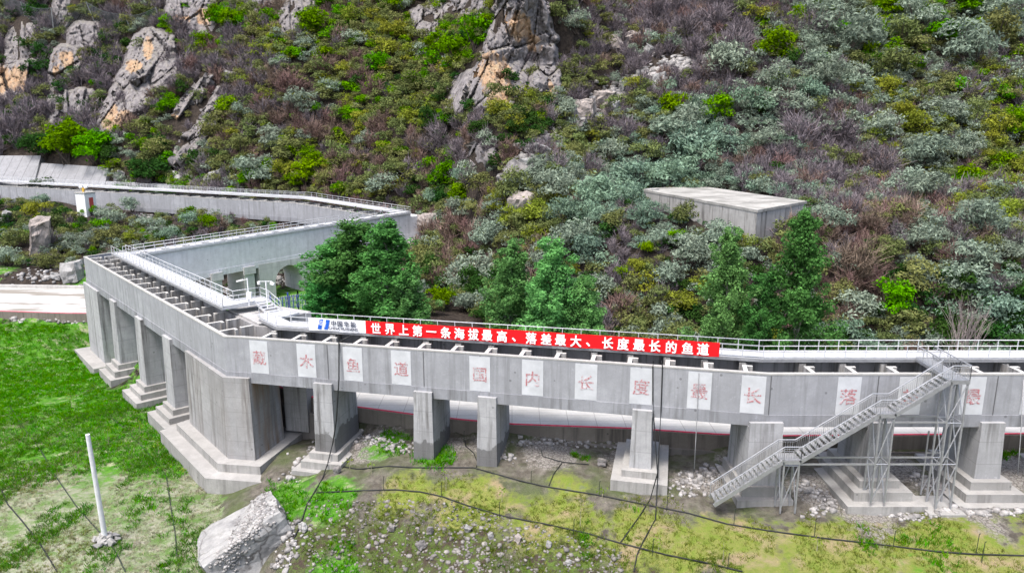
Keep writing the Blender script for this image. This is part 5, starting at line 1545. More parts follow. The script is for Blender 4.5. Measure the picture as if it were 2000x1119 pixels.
for ki, kind in enumerate(KINDS):
    idx = np.nonzero(kind_i == ki)[0]
    if len(idx) < 3: continue
    pos = np.stack([sx[idx], sy[idx], sz[idx] - 0.12], 1)
    big = 0.62 + 0.0030 * (sy[idx] - 70).clip(0, 130)
    scl = big * rng.uniform(0.7, 1.75, len(idx)) * low[idx] * np.where((sx[idx] < -20) & (sy[idx] < 152 - 0.3 * (sx[idx] + 43)) & (pv[idx] > 395), 0.66, 1.0)
    o = merge("scrub", [TL[(kind, i)][0] for i in range(3)], pos, scl, rng.uniform(0, 6.28, len(idx)), KM[kind], zs=scl * rng.uniform(0.75, 1.25, len(idx)))
    tag(o, SL[kind] + " growing all over the steep hillside", "scrub", None, "stuff")

# ---------------------------------------------------------------- poplars
def poplar_mesh(seed, H=14.0, Wd=2.6, n_leaf=17000, leaf=0.115):
    r_ = np.random.default_rng(seed)
    tr = MB()
    bend = r_.normal(0, 0.18, 2)
    spine = lambda f_: np.array([bend[0] * math.sin(f_ * 3), bend[1] * math.sin(f_ * 2.5), H * f_])
    tr.path([spine(f_) for f_ in np.linspace(0, 0.97, 9)], [0.20 * (1 - f_) + 0.02 for f_ in np.linspace(0, 1, 9)], 7)
    cs, ds = [], []
    nb = 40
    for k in range(nb):
        f_ = 0.06 + 0.88 * ((k + r_.uniform(-0.3, 0.3)) / nb)
        prof = (min(1, (f_ + 0.16) / 0.30) ** 0.7) * (1.02 - f_) ** 0.58 * 1.25
        L_ = Wd * prof * r_.uniform(0.6, 1.2)
        th = k * 2.4 + r_.uniform(-0.4, 0.4)
        b0 = spine(f_)
        el = r_.uniform(0.65, 1.15)
        tip = b0 + np.array([math.cos(th) * math.cos(el), math.sin(th) * math.cos(el), math.sin(el)]) * L_ * 1.25
        tr.path([b0, (b0 + tip) / 2 + r_.normal(0, 0.08, 3), tip], [0.05 * (1 - f_) + 0.015, 0.03, 0.01], 5)
        for q_ in range(7):
            m = int(n_leaf / nb / 7 * (0.5 + prof))
            cc = b0 + (tip - b0) * r_.uniform(0.35, 1.1) + r_.normal(0, 1, 3) * (0.12 + 0.34 * prof)
            dirs = r_.normal(0, 1, (m, 3)); dirs /= np.linalg.norm(dirs, axis=1, keepdims=True)
            c_ = cc + dirs * ((0.22 + 0.30 * prof) * r_.uniform(0.35, 1.1, m) ** 0.6)[:, None] * np.array([1, 1, 1.1])
            cs.append(c_); ds.append(dirs + np.array([0, 0, 0.4]))
    m = 160
    c_ = np.array(spine(0.95)) + r_.normal(0, 1, (m, 3)) * np.array([0.22, 0.22, 0.7]); cs.append(c_); ds.append(r_.normal(0, 1, (m, 3)))
    cs = np.concatenate(cs); ds = np.concatenate(ds)
    lv = np_mesh("crown", *leaf_quads(cs, ds, leaf, 0.62, r_))
    return lv, tr
KM['poplar'] = foliage_mat("poplar_leaves", (0.08, 0.205, 0.065), 0.5, 0.02, 0.4, (0.125, 0.29, 0.095))
KM['poplar_light'] = foliage_mat("light_poplar_leaves", (0.12, 0.26, 0.09), 0.5, 0.02, 0.4, (0.18, 0.34, 0.13))
M['trunk'] = plain("poplar_bark", (0.20, 0.20, 0.17), 0.9, var=0.3, spec=0.1)
PM = []
for sd_, lm in ((11, 'poplar'), (23, 'poplar'), (37, 'poplar_light')):
    lv, tr = poplar_mesh(sd_)
    lv.materials.append(KM[lm])
    tm_ = bpy.data.meshes.new("trunk"); tm_.from_pydata(tr.v, [], tr.f); tm_.materials.append(M['trunk']); tm_.update()
    PM.append((lv, tm_))
for u, vt, d, wpx, kind, lab in (
    (645, 470, 78, 170, 0, "dense dark poplar, leftmost and lowest of the clump by the arched pier"),
    (692, 432, 76, 175, 0, "dense dark poplar with the rounded top, middle of the clump by the arched pier"),
    (752, 430, 73, 165, 1, "green poplar with a thin pointed top, right of the clump by the arched pier"),
    (792, 530, 71, 110, 2, "short light green poplar at the right foot of the clump by the arched pier"),
    (622, 540, 74, 100, 0, "low dark poplar at the left foot of the clump by the arched pier"),
    (998, 472, 68, 120, 2, "grey-green poplar, left one of the loose pair behind the banner"),
    (1085, 470, 65, 150, 2, "light green poplar, right one of the loose pair behind the banner"),
    (1140, 540, 64, 110, 2, "short light green poplar tucked against the right of the pair behind the banner"),
    (1424, 448, 66, 115, 2, "mid green poplar, left one of the tall group below the concrete tank"),
    (1500, 530, 64, 95, 0, "dark poplar between the two taller ones below the concrete tank"),
    (1574, 410, 63, 135, 1, "tallest dark green poplar, its top against the corner of the concrete tank")):
    top = at_d(u, vt, d)
    zg = hz(top.x, top.y)
    Ht = top.z - zg
    r = thing("poplar_tree", lab, "tree", (top.x, top.y, zg - 0.1), "poplars behind the channel")
    lv, tm_ = PM[kind]
    sw = (wpx / 2 * d / FPX) / 2.6; sh = Ht / 14.0
    rot = random.uniform(0, 6.28)
    for me, nm in ((tm_, "trunk"), (lv, "crown")):
        o = bpy.data.objects.new(nm, me); C.objects.link(o); o.parent = r
        o.scale = (sw, sw, sh); o.rotation_euler = (0, 0, rot)

# bare tree behind the stair tower
bt_p = at_d(1884, 668, 62); bt_z = hz(bt_p.x, bt_p.y)
bt_top = at_d(1884, 575, 62).z
r = thing("bare_tree", "leafless pale tree with upright branches behind the top of the stairs", "tree", (bt_p.x, bt_p.y, bt_z))
tr = MB(); rr = random.Random(5)
def grow(p_, d, L_, rad, lev):
    q_ = p_ + d * L_
    mid_ = p_.lerp(q_, 0.5) + Vector((rr.uniform(-1, 1), rr.uniform(-1, 1), 0)) * L_ * 0.05
    tr.path([p_, mid_, q_], [rad, rad * 0.8, rad * 0.55], 5)
    if lev == 0: return
    for k in range(3 if lev > 1 else 4):
        f_ = rr.uniform(0.35, 1.0)
        nd = (d + Vector((rr.uniform(-1, 1), rr.uniform(-1, 1), rr.uniform(0.1, 0.7))) * 0.40).normalized()
        grow(p_.lerp(q_, f_), nd, L_ * rr.uniform(0.55, 0.8), rad * 0.55, lev - 1)
Hb = bt_top - bt_z
b0 = Vector((bt_p.x, bt_p.y, bt_z - 0.2))
for k in range(5):
    a_ = k * 1.257
    grow(b0, Vector((math.cos(a_) * 0.15, math.sin(a_) * 0.15, 1)).normalized(), Hb * 0.46, 0.07, 3)
tr.build("trunk", plain("pale_bark", (0.26, 0.22, 0.21), 0.9, var=0.2, spec=0.1), r, fix=False)

# ---------------------------------------------------------------- rock
def rock_mat(name, base, ochre, streak=0.5, moss=0.3):
    t = NT(name); p = t.pos()
    nb = t.noise(p, 0.16, 5, 0.6); nm_ = t.noise(p, 0.9, 7, 0.68); nf = t.noise(p, 5, 5, 0.7)
    col = t.mix(t.ramp(nm_, 0.32, 0.68), tuple(c * 0.55 for c in base), tuple(min(1, c * 1.25) for c in base))
    if ochre:
        oc = t.math('ADD', t.attr("ochre").outputs["Fac"], t.math('MULTIPLY', t.math('SUBTRACT', t.noise(t.scale(p, 1.0, 1.0, 0.3), 0.6, 6, 0.7), 0.5), 1.6))
        col = t.mix(t.ramp(oc, 0.38, 0.62, 0, 0.85), col, t.mix(t.ramp(nm_, 0.35, 0.65), (0.37, 0.215, 0.11), (0.40, 0.29, 0.19)))
    st = t.noise(t.scale(p, 0.9, 0.9, 0.07), 1.0, 6, 0.65)
    col = t.mix(t.ramp(st, 0.53, 0.66, 0, streak), col, (0.055, 0.047, 0.045))
    wv = t.n("VectorMath"); wv.operation = 'ADD'; t.put(wv.inputs[0], t.scale(p, 0.30, 0.30, 0.13))
    nv = t.n("TexNoise"); t.put(nv.inputs["Vector"], p); nv.inputs["Scale"].default_value = 0.35; nv.inputs["Detail"].default_value = 5
    t.put(wv.inputs[1], nv.outputs[1])
    ck = t.voro(wv.outputs[0], 1.15).outputs[0]
    col = t.mix(t.math('MULTIPLY', t.ramp(ck, 0.0, 0.035, 0.85, 0.0), t.ramp(nb, 0.40, 0.58)), col, (0.045, 0.038, 0.035))
    col = t.mix(t.ramp(nf, 0.55, 0.75, 0, 0.5), col, tuple(c * 0.4 for c in base))
    if moss:
        ms_ = t.math('MULTIPLY', t.ramp(t.sep(t.nrm())[2], 0.55, 0.9), t.ramp(nm_, 0.42, 0.6, 0, moss))
        col = t.mix(ms_, col, (0.13, 0.13, 0.055))
    t.bump(t.math('ADD', t.math('MULTIPLY', nf, 0.35), t.math('ADD', nm_, t.math('MULTIPLY', t.ramp(ck, 0, 0.08), 0.6))), 0.45, 0.15)
    return t.done(col, 0.92, spec=0.15)
RM = {'cliff': rock_mat("cliff_rock", (0.215, 0.198, 0.20), 1, 0.8, 0.35), 'grey': rock_mat("grey_rock", (0.22, 0.207, 0.203), 0, 0.6, 0.25), 'pale': rock_mat("pale_rock", (0.31, 0.305, 0.30), 0.0, 0.3, 0.1), 'pink': rock_mat("pinkish_rock", (0.33, 0.29, 0.27), 0, 0.3, 0.15), 'ochre': rock_mat("ochre_rock", (0.40, 0.345, 0.30), 1.25, 0.55, 0.15)}

def chunk(seed, dims, sharp=0.35, cuts=3, rough=0.06):
    """angular rock: hull of a jittered box, subdivided and roughened; dims full sizes; centred"""
    r_ = random.Random(seed)
    pts = []
    for sx_ in (-1, 1):
        for sy_ in (-1, 1):
            for sz_ in (-1, 1):
                k = 1 - r_.uniform(0, sharp)
                pts.append(Vector((sx_ * dims[0] / 2 * (1 - r_.uniform(0, sharp)), sy_ * dims[1] / 2 * (1 - r_.uniform(0, sharp)), sz_ * dims[2] / 2 * k)))
    for _ in range(7):
        v = Vector((r_.gauss(0, 1), r_.gauss(0, 1), r_.gauss(0, 1))).normalized()
        pts.append(Vector((v.x * dims[0] / 2, v.y * dims[1] / 2, v.z * dims[2] / 2)) * r_.uniform(0.85, 1.12))
    bm = bmesh.new()
    for p_ in pts: bm.verts.new(p_)
    bmesh.ops.convex_hull(bm, input=bm.verts)
    for v in [v for v in bm.verts if not v.link_faces]: bm.verts.remove(v)
    if cuts:
        bmesh.ops.subdivide_edges(bm, edges=bm.edges, cuts=cuts, use_grid_fill=True)
        bmesh.ops.triangulate(bm, faces=bm.faces)
        bm.normal_update()
        S = max(dims)
        off = Vector((seed * 3.7 % 50, seed * 1.3 % 50, 0))
        for v in bm.verts:
            q_ = v.co / S * 3.2 + off
            h_ = mnoise.fractal(q_, 0.9, 2.1, 4)
            st_ = math.sin((v.co.z * 0.8 + v.co.x * 0.5) / S * 22 + 3 * h_)
            v.co += v.normal * S * rough * (h_ * 1.2 + 0.22 * st_)
    bm.verts.index_update()
    out = ([v.co.copy() for v in bm.verts], [[v.index for v in f.verts] for f in bm.faces])
    bm.free()
    return out

def cliff(label, polys, ochre=(), seed=1, lean=0.35, bulge=4.0, cell=(36, 62)):
    """rock outcrop: every outline is a mass standing out of the slope by up to bulge metres, broken into planar blocks"""
    r_ = np.random.default_rng(seed)
    root = None
    for pi, poly in enumerate(polys):
        P_ = np.array(poly, dtype=float)
        u0, v0 = P_.min(0) - 8; u1, v1 = P_.max(0) + 8
        st = 2.2
        us = np.arange(u0, u1 + st, st); vs = np.arange(v0, v1 + st, st)
        U, V_ = np.meshgrid(us, vs)
        n_, m_ = len(vs), len(us)
        u = U.ravel(); v = V_.ravel()
        # signed distance to the outline, in photo-sized units
        wob = 5.0 * vnoise(u, v, 13, seed) + 3.0 * vnoise(u, v, 5, seed + 1)
        inside = np.zeros(len(u), bool); dmin = np.full(len(u), 1e9)
        for (ax_, ay_), (bx_, by_) in zip(P_, np.roll(P_, -1, 0)):
            c1 = (ay_ > v) != (by_ > v)
            xx = ax_ + (v - ay_) / (by_ - ay_ + 1e-9) * (bx_ - ax_)
            inside ^= c1 & (u < xx)
            dmin = np.minimum(dmin, seg_d(u, v, (ax_, ay_), (bx_, by_)))
        sd = np.where(inside, dmin, -dmin) + wob + 9.0
        # distance of the slope behind every sample: a plane fitted through a few ground points
        cu, cv = P_.mean(0)
        su_ = np.linspace(u0, u1, 6); sv_ = np.linspace(v0, v1, 8)
        G = np.array([[min(at(a_, b_).y, 260) for a_ in su_] for b_ in sv_])
        gu1 = np.array([np.interp(us, su_, g_) for g_ in G])
        D = np.array([np.interp(vs, sv_, gu1[:, c_]) for c_ in range(m_)]).T.ravel()
        k = D / FPX
        big = np.zeros(len(u)); oc = np.zeros(len(u)); edge = np.full(len(u), 9.0)
        for lvl, (cw, chh, amp) in enumerate(((cell[0], cell[1], 1.0), (cell[0] * 0.42, cell[1] * 0.40, 0.36), (cell[0] * 0.17, cell[1] * 0.17, 0.10))):
            ns = max(4, int((u1 - u0) * (v1 - v0) / (cw * chh)))
            su = r_.uniform(u0, u1, ns); sv = r_.uniform(v0, v1, ns)
            gu_ = r_.normal(0, 1.5, ns); gv_ = r_.normal(-0.3, 0.9, ns); off = r_.uniform(-1, 1, ns); hue_ = r_.uniform(0, 1, ns)
            du = (u[:, None] - su) ; dv = (v[:, None] - sv)
            dd = np.hypot((du + dv * lean) / cw, dv / chh)
            d12 = np.sort(dd, 1)[:, :2]
            big -= amp * 0.8 * (d12[:, 1] - d12[:, 0] < 0.07)
            id_ = dd.argmin(1)
            ii_ = np.arange(len(u))
            big += amp * (off[id_] * 0.8 + 0.75 * (gu_[id_] * du[ii_, id_] / cw + gv_[id_] * dv[ii_, id_] / chh))
            if lvl < 2: oc += (0.6 if lvl == 0 else 0.4) * hue_[id_]
        ramp_ = np.clip(sd / 9.0, 0, 1) ** 0.6
        # stands out most at its top, so the face is steeper than the slope
        up = np.clip((v1 - v) / (v1 - v0), 0, 1)
        out = ramp_ * (bulge * (0.35 + 0.75 * up) + 1.5 * big) - 1.2 + 0.15 * vnoise(u, v, 4, seed + 5)
        dist = np.where(sd > -1, D - np.maximum(out, -1.0), D + 2.0)
        a = (u - 1000) / FPX; b = (559.5 - v) / FPX
        dy = math.cos(PITCH) + b * math.sin(PITCH); dz = -math.sin(PITCH) + b * math.cos(PITCH)
        t_ = dist / dy
        W_ = np.stack([a * t_, dist, CAM_H + dz * t_], 1)
        ii_, jj_ = np.meshgrid(np.arange(m_ - 1), np.arange(n_ - 1))
        q = (jj_ * m_ + ii_).ravel()
        Q = np.stack([q, q + m_, q + m_ + 1, q + 1], 1)
        Q = Q[(sd[Q] > -6).any(1)]
        om = np.zeros(len(u))
        for ou, ov, ow, oh in ochre:
            om = np.maximum(om, np.clip(1.5 - np.hypot((u - ou) / ow, (v - ov) / oh) * 0.9, 0, 1))
        om = om * np.clip(0.2 + 1.6 * oc, 0, 1)
        if root is None:
            c0 = W_[len(W_) // 2]
            root = thing("rock_outcrop", label, "cliff", tuple(c0), "rock outcrops on the hillside")
            base = np.array(root.location)
        used = np.unique(Q); remap = np.full(len(u), -1); remap[used] = np.arange(len(used))
        me = np_mesh("rock_mass", W_[used] - base, remap[Q])
        at_ = me.attributes.new("ochre", 'FLOAT', 'POINT'); at_.data.foreach_set("value", om[used].astype(np.float32))
        o = link_mesh("rock_mass", me, RM['cliff'], root)
        sl = o.modifiers.new("thickness", 'SOLIDIFY'); sl.thickness = 2.0; sl.offset = -1
    return root
for args in CLIFFS: cliff(*args)

BOULD = [(1178, 200, 48, 44, 'pink', "large pale block at the head of the boulder gully"), (1142, 216, 44, 42, 'pink', "dark-sided block in the boulder gully, next below the largest"), (1112, 228, 36, 36, 'grey', "grey block at the left edge of the boulder gully"), (1158, 232, 34, 26, 'pale', "pale wedge under the largest block in the gully"), (1200, 213, 26, 40, 'pale', "narrow upright slab at the right of the gully's largest block"), (1128, 248, 44, 22, 'grey', "long low sloping rock halfway down the gully"),
 (1006, 340, 50, 46, 'grey', "striped grey rock at the very foot of the gully"), (1032, 322, 40, 28, 'pale', "pale flat-topped rock just above the gully's foot"), (984, 352, 26, 30, 'grey', "small dark rock left of the striped one at the gully's foot"), (1056, 298, 40, 30, 'pale', "broad pale rock in the lower gully"),
 (355, 350, 38, 26, 'pale', "pale boulder at the back rail of the upper channel, left one of two"), (419, 352, 40, 30, 'pale', "cracked pale boulder at the back rail of the upper channel, right one of two"),
 (838, 438, 46, 42, 'pink', "pinkish boulder beside the rear channel's far bend"), (1018, 402, 58, 50, 'pink', "large smooth leaning boulder among yellow shrubs"), (1052, 467, 34, 18, 'pink', "small flat boulder in silver shrubs above the paired poplars"),
 (75, 465, 40, 86, 'pink', "tall upright boulder on the slope below the sign pillar"), (145, 532, 40, 44, 'pale', "pale leaning boulder beside the far bend of the channel"), (10, 425, 18, 30, 'pale', "small pale boulder at the far left below the upper channel"),
 (1205, 83, 28, 28, 'pink', "round boulder at the left of the stone patch"), (1238, 76, 34, 26, 'pink', "broad boulder at the upper side of the stone patch"), (1265, 70, 20, 22, 'pale', "upright pale boulder right of the broad one in the stone patch"), (1287, 162, 28, 32, 'pale', "upright pale boulder at the right edge of the gully"),
 (1270, 98, 26, 18, 'pale', "flat pale boulder below the stone patch"), (1220, 175, 26, 14, 'pale', "flat white boulder in the middle of the gully"), (785, 178, 16, 14, 'pale', "lone small pale boulder in green scrub left of the orange cliff"), (455, 150, 34, 16, 'grey', "low grey boulder right of the curved rock rib"),
 (232, 345, 20, 24, 'pale', "pale boulder at the end of the streaked slope slab"), (112, 540, 22, 16, 'pale', "small pale stone on the road verge left of the leaning boulder"), (1112, 300, 30, 24, 'pale', "large pale block low in the gully"), (1090, 275, 26, 22, 'pale', "white block midway in the lower gully"),
 (658, 918, 15, 16, 'grey', "small dark boulder on the turf by the foot of the slim wet pier"), (700, 872, 13, 12, 'pink', "small pinkish stone beside the sloping drain"), (1012, 1052, 15, 20, 'pink', "ochre stone sticking out of the stony bank"), (914, 1032, 16, 15, 'pale', "angular pale stone at the top of the stony bank"),
 (592, 1029, 18, 20, 'pale', "pale stone beside the big fallen boulder"), (840, 1035, 16, 16, 'grey', "angular grey stone in the middle of the stony bank"), (1110, 1098, 13, 12, 'pale', "pale stone low on the stony bank, its right end"), (765, 1030, 16, 14, 'grey', "angular grey stone left in the stony bank"), (1175, 903, 20, 16, 'grey', "low grey rock in the turf beside the broad stained pier"), (822, 1064, 20, 18, 'grey', "wedge of grey stone low in the stony bank"), (958, 1046, 13, 13, 'pale', "small pale stone just left of the ochre one"), (1072, 1062, 14, 14, 'pale', "pale split stone near the lower hose")]
for i, (u, v, wp, hp, mk, lab) in enumerate(BOULD):
    p_ = at(u, v + hp * 0.4); k = p_.y / FPX
    wd, ht = wp * k * 1.05, hp * k * 1.1
    vs, fs = chunk(900 + i * 7, (wd, wd * 0.8, ht), 0.45, 4, 0.075)
    c_ = at_d(u, v, p_.y + wd * 0.15)
    R3 = Matrix.Rotation(random.uniform(-0.4, 0.4), 3, 'Y') @ Matrix.Rotation(random.uniform(-0.4, 0.4), 3, 'X') @ Matrix.Rotation(random.uniform(-0.8, 0.8), 3, 'Z')
    m_ = MB(); m_.add([R3 @ q_ + c_ for q_ in vs], fs)
    tag(m_.build("boulder", RM[mk]), lab, "boulder", "loose boulders")
# the big fallen boulder at the lower edge
c_ = at(480, 1075)
vs, fs = chunk(4242, (6.4, 5.0, 3.6), 0.30, 5, 0.045)
R3 = Matrix.Rotation(0.5, 3, 'Z') @ Matrix.Rotation(-0.42, 3, 'Y')
m_ = MB(); m_.add([R3 @ q_ + Vector((c_.x + 0.1, c_.y + 0.4, c_.z + 0.5)) for q_ in vs], fs)
big = m_.build("boulder", RM['pale'])
tag(big, "huge pale slanting boulder with crushed stone in its hollow at the lower edge", "boulder", "loose boulders")

from mathutils.bvhtree import BVHTree
_bt = BVHTree.FromPolygons([Vector(q_) for q_ in m_.v], m_.f)
BST = []
for _ in range(420):
    k = random.random()
    d = Vector(ray(522 - 88 * k + random.gauss(0, 13), 975 + 130 * k + random.gauss(0, 12))).normalized()
    h_ = _bt.ray_cast(Vector((0, 0, CAM_H)), d)
    if h_[0] is not None: BST.append(h_[0])

# rubble: small stones nobody would count
STN = []
for i in range(6):
    vs, fs = chunk(60 + i, (1.0, 0.8, 0.65), 0.45, 0)
    tri = []
    for f in fs:
        for k in range(1, len(f) - 1): tri.append((f[0], f[k], f[k+1]))
    STN.append((np.array([tuple(q_) for q_ in vs]), np.array(tri)))
def stones(label, pix, size, mat, lift=0.15):
    pos, scl = [], []
    for u, v in pix:
        p_ = at(u, v)
        s_ = random.uniform(*size) * (1.0 if random.random() < 0.8 else 1.8)
        pos.append((p_.x, p_.y, p_.z + s_ * lift)); scl.append(s_)
    o = merge("rubble", STN, pos, scl, rng.uniform(0, 6.28, len(pos)), mat, True, np.array(scl) * rng.uniform(0.7, 1.3, len(pos)))
    tag(o, label, "rubble", None, "stuff")
def stone_mat(name, col):
    t = NT(name)
    n = t.noise(t.pos(), 3, 5, 0.65)
    c = t.mix(t.ramp(n, 0.35, 0.7), tuple(x * 0.65 for x in col), tuple(x * 1.2 for x in col))
    c = t.hsv(c, 0.5, 1.0, t.ramp(t.attr("tint").outputs["Fac"], 0, 1, 0.6, 1.3))
    return t.done(c, 0.9, spec=0.15)
SMt = {'pale': stone_mat("pale_stones", (0.33, 0.315, 0.305)), 'grey': stone_mat("grey_stones", (0.22, 0.205, 0.19))}
def along(poly, n, wid):
    out = []
    P_ = np.array(poly, dtype=float)
    L_ = np.hypot(*(P_[1:] - P_[:-1]).T); cumL = np.concatenate([[0], np.cumsum(L_)])
    for _ in range(n):
        s_ = random.uniform(0, cumL[-1]); i = min(int(np.searchsorted(cumL, s_) - 1), len(L_) - 1); i = max(i, 0)
        q_ = P_[i] + (P_[i+1] - P_[i]) * ((s_ - cumL[i]) / L_[i])
        out.append((q_[0] + random.gauss(0, wid), q_[1] + random.gauss(0, wid * 0.5)))
    return out
stones("pale scree of broken stones trailing down the gully", along(scree, 900, 16), (0.35, 1.15), SMt['pale'])
stones("patch of pale stones at the top of the slope", along([(1200, 60), (1270, 100), (1310, 60)], 170, 18), (0.3, 0.9), SMt['pale'])
stones("crushed stone bank below the lower hose", [(random.uniform(590, 1210), 0) for _ in range(0)] + [(u, v) for u, v in ((random.uniform(600, 1215), random.uniform(975, 1119)) for _ in range(1500)) if v > 968 + max(0, (u - 850)) * 0.30], (0.05, 0.24), SMt['grey'], 0.0)
stones("grey gravel heaped about the pier feet", along([(700, 850), (760, 865), (800, 880)], 130, 14) + along([(1010, 865), (1120, 862), (1230, 872)], 150, 8) + along([(950, 890), (1005, 895)], 60, 8) + along([(1320, 950), (1400, 920), (1345, 970)], 140, 14) + along([(1570, 950), (1630, 985), (1590, 1000)], 140, 12)
       + along([(1730, 1005), (1790, 1012), (1850, 1000), (1990, 1002)], 240, 7) + along([(1790, 930), (1840, 960)], 80, 10) + along([(590, 890), (640, 870), (560, 940)], 120, 10) + along([(555, 1000), (570, 1060), (545, 1115)], 120, 12), (0.10, 0.34), SMt['pale'])
stones("loose pale stones on the lower slope below the upper channel", along([(60, 520), (130, 545), (20, 540)], 70, 14) + along([(160, 440), (175, 480)], 40, 8) + along([(265, 425), (290, 430)], 40, 8) + along([(430, 570), (460, 565)], 30, 6) + along([(535, 545), (555, 550)], 40, 8) + along([(20, 625), (110, 628), (160, 632)], 50, 5), (0.2, 0.65), SMt['pale'])

if BST:
    sc_ = np.array([random.uniform(0.10, 0.30) for _ in BST])
    o = merge("rubble", STN, [tuple(q_) for q_ in BST], sc_, rng.uniform(0, 6.28, len(BST)), SMt['pale'], True)
    tag(o, "crushed stone lying in the hollow of the huge slanting boulder", "rubble", None, "stuff")

# ---------------------------------------------------------------- rockfall net
nt = thing("rockfall_net", "sagging dark wire rockfall net on leaning posts above the left cliffs", "net", tuple(at(180, 40)))
tops, bots = [], []
for (ut, vt, ub, vb) in ((-10, -25, 0, 20), (40, 4, 50, 36), (100, 16, 106, 70), (168, 4, 184, 42), (243, 29, 256, 60), (304, 15, 313, 48)):
    b_ = at(ub, vb); tpt = at_d(ut, vt, b_.y - 1.2)
    tops.append(tpt); bots.append(b_)
    if ut > 0: MB().tube(b_, tpt, 0.14, 6).build("post", M['steel'], nt)
nm_ = MB()
for (t0, b0_), (t1, b1_) in zip(zip(tops[:-1], bots[:-1]), zip(tops[1:], bots[1:])):
    nc = 14
    P_ = lambda i, k: (t0.lerp(t1, i / nc)).lerp(b0_.lerp(b1_, i / nc), k / 8) + Vector((0, -0.6 * math.sin(math.pi * i / nc), -1.0 * math.sin(math.pi * i / nc) * (1 - k / 8)))
    for i in range(nc):
        for k in range(8):
            nm_.bar(P_(i, k), P_(i + 1, k + 1), 0.04, 0.04); nm_.bar(P_(i + 1, k), P_(i, k + 1), 0.04, 0.04)
    for i in range(nc): nm_.bar(P_(i, 0), P_(i + 1, 0), 0.07, 0.07)
nm_.build("wire_mesh", plain("dark_wire", (0.10, 0.12, 0.12), 0.6), nt, fix=False)

# ---------------------------------------------------------------- saplings
sv = MB()
M['sapling'] = foliage_mat("sapling_leaves", (0.20, 0.27, 0.06), 0.3, 0.02, 0.35)
M['stem'] = plain("sapling_stem", (0.30, 0.28, 0.18), 0.9, var=0.2)
for k, (u, vb, vt, lab) in enumerate([(871, 958, 915, "thin sapling with a tuft of leaves on the turf between the two hoses"), (725, 925, 902, "small sapling with pale leaves on the upper hose near the wet pier"), (980, 980, 951, "faint thin sapling midway between the hoses"), (1133, 1028, 976, "tall thin sapling near the right end of the stony bank"),
     (1411, 1098, 1056, "thin sapling on the open turf below the stairs"), (1286, 1074, 1046, "thin sapling right of the two crossing cables"), (310, 889, 860, "leafy sapling on the grass beside the corner pier plinth"), (274, 850, 825, "bare sapling stem on the grass left of the stepped footings"), (212, 865, 838, "leafy sapling on the grass right of the white pole's top"), (361, 937, 912, "small sapling at the foot of the corner pier plinth"), (140, 797, 770, "small bare sapling on the dark green slope"), (683, 915, 895, "tiny pale sapling by the dark boulder on the turf"), (1176, 970, 955, "tiny sapling above the upper hose near the broad stained pier"), (1595, 1075, 1048, "bent pale sapling on the turf below the pyramid footing")]):
    b_ = at(u, vb); h_ = (vb - vt) * b_.y / FPX * 1.12
    r = thing("sapling", lab, "sapling", tuple(b_), "planted saplings")
    MB().path([b_ - Vector((0, 0, 0.1)), b_ + Vector((0.03, 0, h_ * 0.5)), b_ + Vector((0.0, 0.02, h_))], [0.028, 0.02, 0.008], 5).build("stem", M['stem'], r)
    r_ = np.random.default_rng(k + 70)
    n_ = 26
    c_ = np.array([[b_.x, b_.y, b_.z + h_ * 0.82]]) + r_.normal(0, 1, (n_, 3)) * np.array([0.22, 0.22, h_ * 0.14])
    lv = np_mesh("leaves", *[q_ if i else (q_ - np.array([b_.x, b_.y, b_.z])) for i, q_ in enumerate(leaf_quads(c_, r_.normal(0, 1, (n_, 3)) + [0, 0, 0.6], 0.10, 0.45, r_))])
    link_mesh("leaves", lv, M['sapling'], r)

# ---------------------------------------------------------------- grass
def tuft(seed, n=7, h=0.22, w_=0.022):
    r_ = np.random.default_rng(seed)
    p_ = np.stack([r_.normal(0, 0.10, n), r_.normal(0, 0.10, n), np.zeros(n)], 1)
    q_ = p_ + np.stack([r_.normal(0, 0.10, n), r_.normal(0, 0.10, n), h * r_.uniform(0.6, 1.2, n)], 1)
    return stick_quads(p_, q_, w_, r_)
TF = [tuft(i) for i in range(5)]
gxs = rng.uniform(-92, 54, 180000); gys = rng.uniform(33, 98, 180000)
gu, gv = project(gxs, gys, np.full_like(gxs, -11.0))
ok = (gu > -320) & (gu < 2320) & (gv > 560) & (gv < 1240)
gxs, gys = gxs[ok], gys[ok]
def near(lst):
    o = np.zeros(len(gxs))
    for bx, by, r, a in lst: o = np.maximum(o, a * np.clip(1.3 - np.hypot(gxs - bx, gys - by) / r, 0, 1))
    return o
rs2, _ = road_side(gxs, gys)
LUSH = [(-62, 84, 22, 1), (-45, 68, 13, 1.0), (-36, 60, 8, 0.8), (-80, 80, 22, 1), (-17.5, 48.3, 3.6, 1.0), (-13.5, 48, 2.6, 0.9), (-28, 50, 5, .8), (-30, 57, 4, 0.9), (-27.5, 43.5, 3, 0.8), (-33, 47, 3, 0.7), (-12, 41.5, 2.4, 0.8), (26, 39.5, 5, 0.5), (-6, 51.5, 2.2, 0.8), (-10, 54, 2.6, 0.6)]
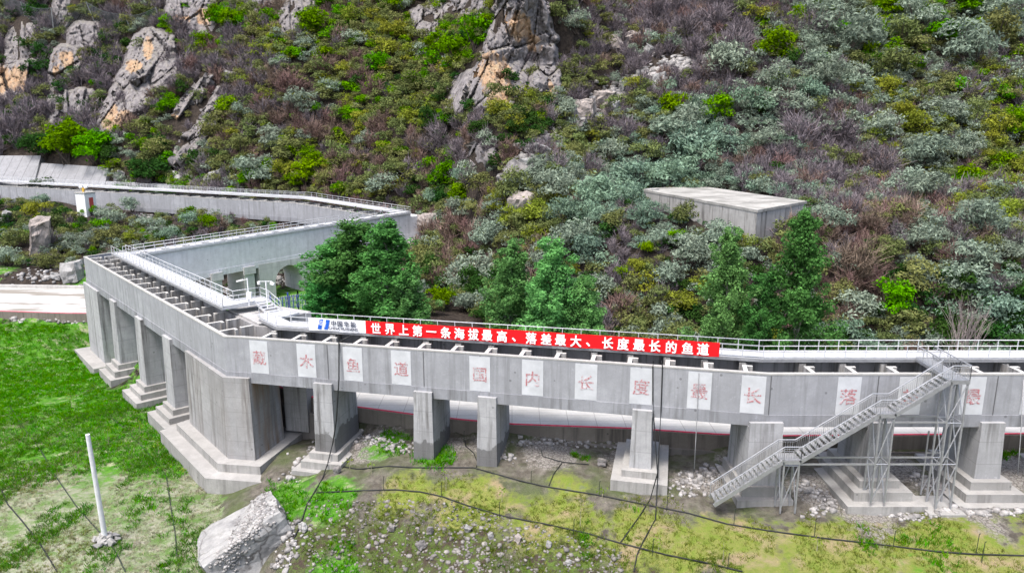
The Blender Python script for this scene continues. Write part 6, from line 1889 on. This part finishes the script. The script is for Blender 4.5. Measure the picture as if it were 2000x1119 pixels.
DRY = [(-3, 45.5, 4, 0.9), (3, 43, 4, 1), (9, 41.5, 4, 1), (14, 40.5, 4, 1), (20, 39.8, 4, 1), (27, 39.3, 5, 1), (36, 39, 6, 1), (-8, 47, 3, 0.75), (-38, 46, 7, 0.85), (-44, 55, 8, 0.6), (-33, 44, 4, 0.8)]
a1, a2 = near(LUSH), near(DRY)
a1 = a1 * np.where(gxs < -19, np.clip((gys - 45) / 22.0 + 0.15, 0.2, 1), 1)
nz = 0.8 * vnoise(gxs, gys * 0.5, 1.6, 21) + 0.5 * vnoise(gxs, gys, 0.6, 22) + 0.9 * vnoise(gxs, gys, 5.0, 23)
a3 = ((gxs < -20.5 - (gys - 46).clip(0, 40) * 0.42) & (gys < 74)) * np.clip(1.15 - (gys - 40) / 40.0, 0, 1) * 0.85
bk_ = np.clip((47.5 - gys - np.clip(gxs + 2, 0, 30) * 0.45) / 2.0, 0, 1) * (gxs > -17) * (gxs < 14)
a5 = bk_ * (0.35 + 0.9 * (vnoise(gxs, gys, 2.2, 61) > 0.02))
a4 = a3 * (vnoise(gxs, gys * 0.7, 3.2, 51) > 0.14) * 1.3
for arr, col, nm in ((a5, (0.10, 0.165, 0.03), "mossy green tufts on the rough stony bank"), (a3, (0.33, 0.315, 0.215), "pale dry grass on the worn lower slope around the concrete pole"), (a4, (0.085, 0.21, 0.03), "green grass clumps scattered over the worn lower slope"), (a1, (0.085, 0.25, 0.022), "lush green grass covering the slope beside the receding piers"), (a2, (0.17, 0.20, 0.05), "short yellow-green turf between the hoses")):
    sel = np.nonzero((arr + nz * 0.7 > 0.5) & (rs2 < -0.6))[0]
    if len(sel) > 22000: sel = rng.choice(sel, 22000, replace=False)
    zz = height(gxs[sel], gys[sel])
    lush_ = arr is a1 or arr is a4
    o = merge("grass", TF, np.stack([gxs[sel], gys[sel], zz - 0.02], 1), rng.uniform(0.7, 1.5, len(sel)) * (1.0 if lush_ else 0.6), rng.uniform(0, 6.28, len(sel)), foliage_mat("grass_blades", col, 0.5, 0.025, 0.3), True)
    tag(o, nm, "grass", None, "stuff")
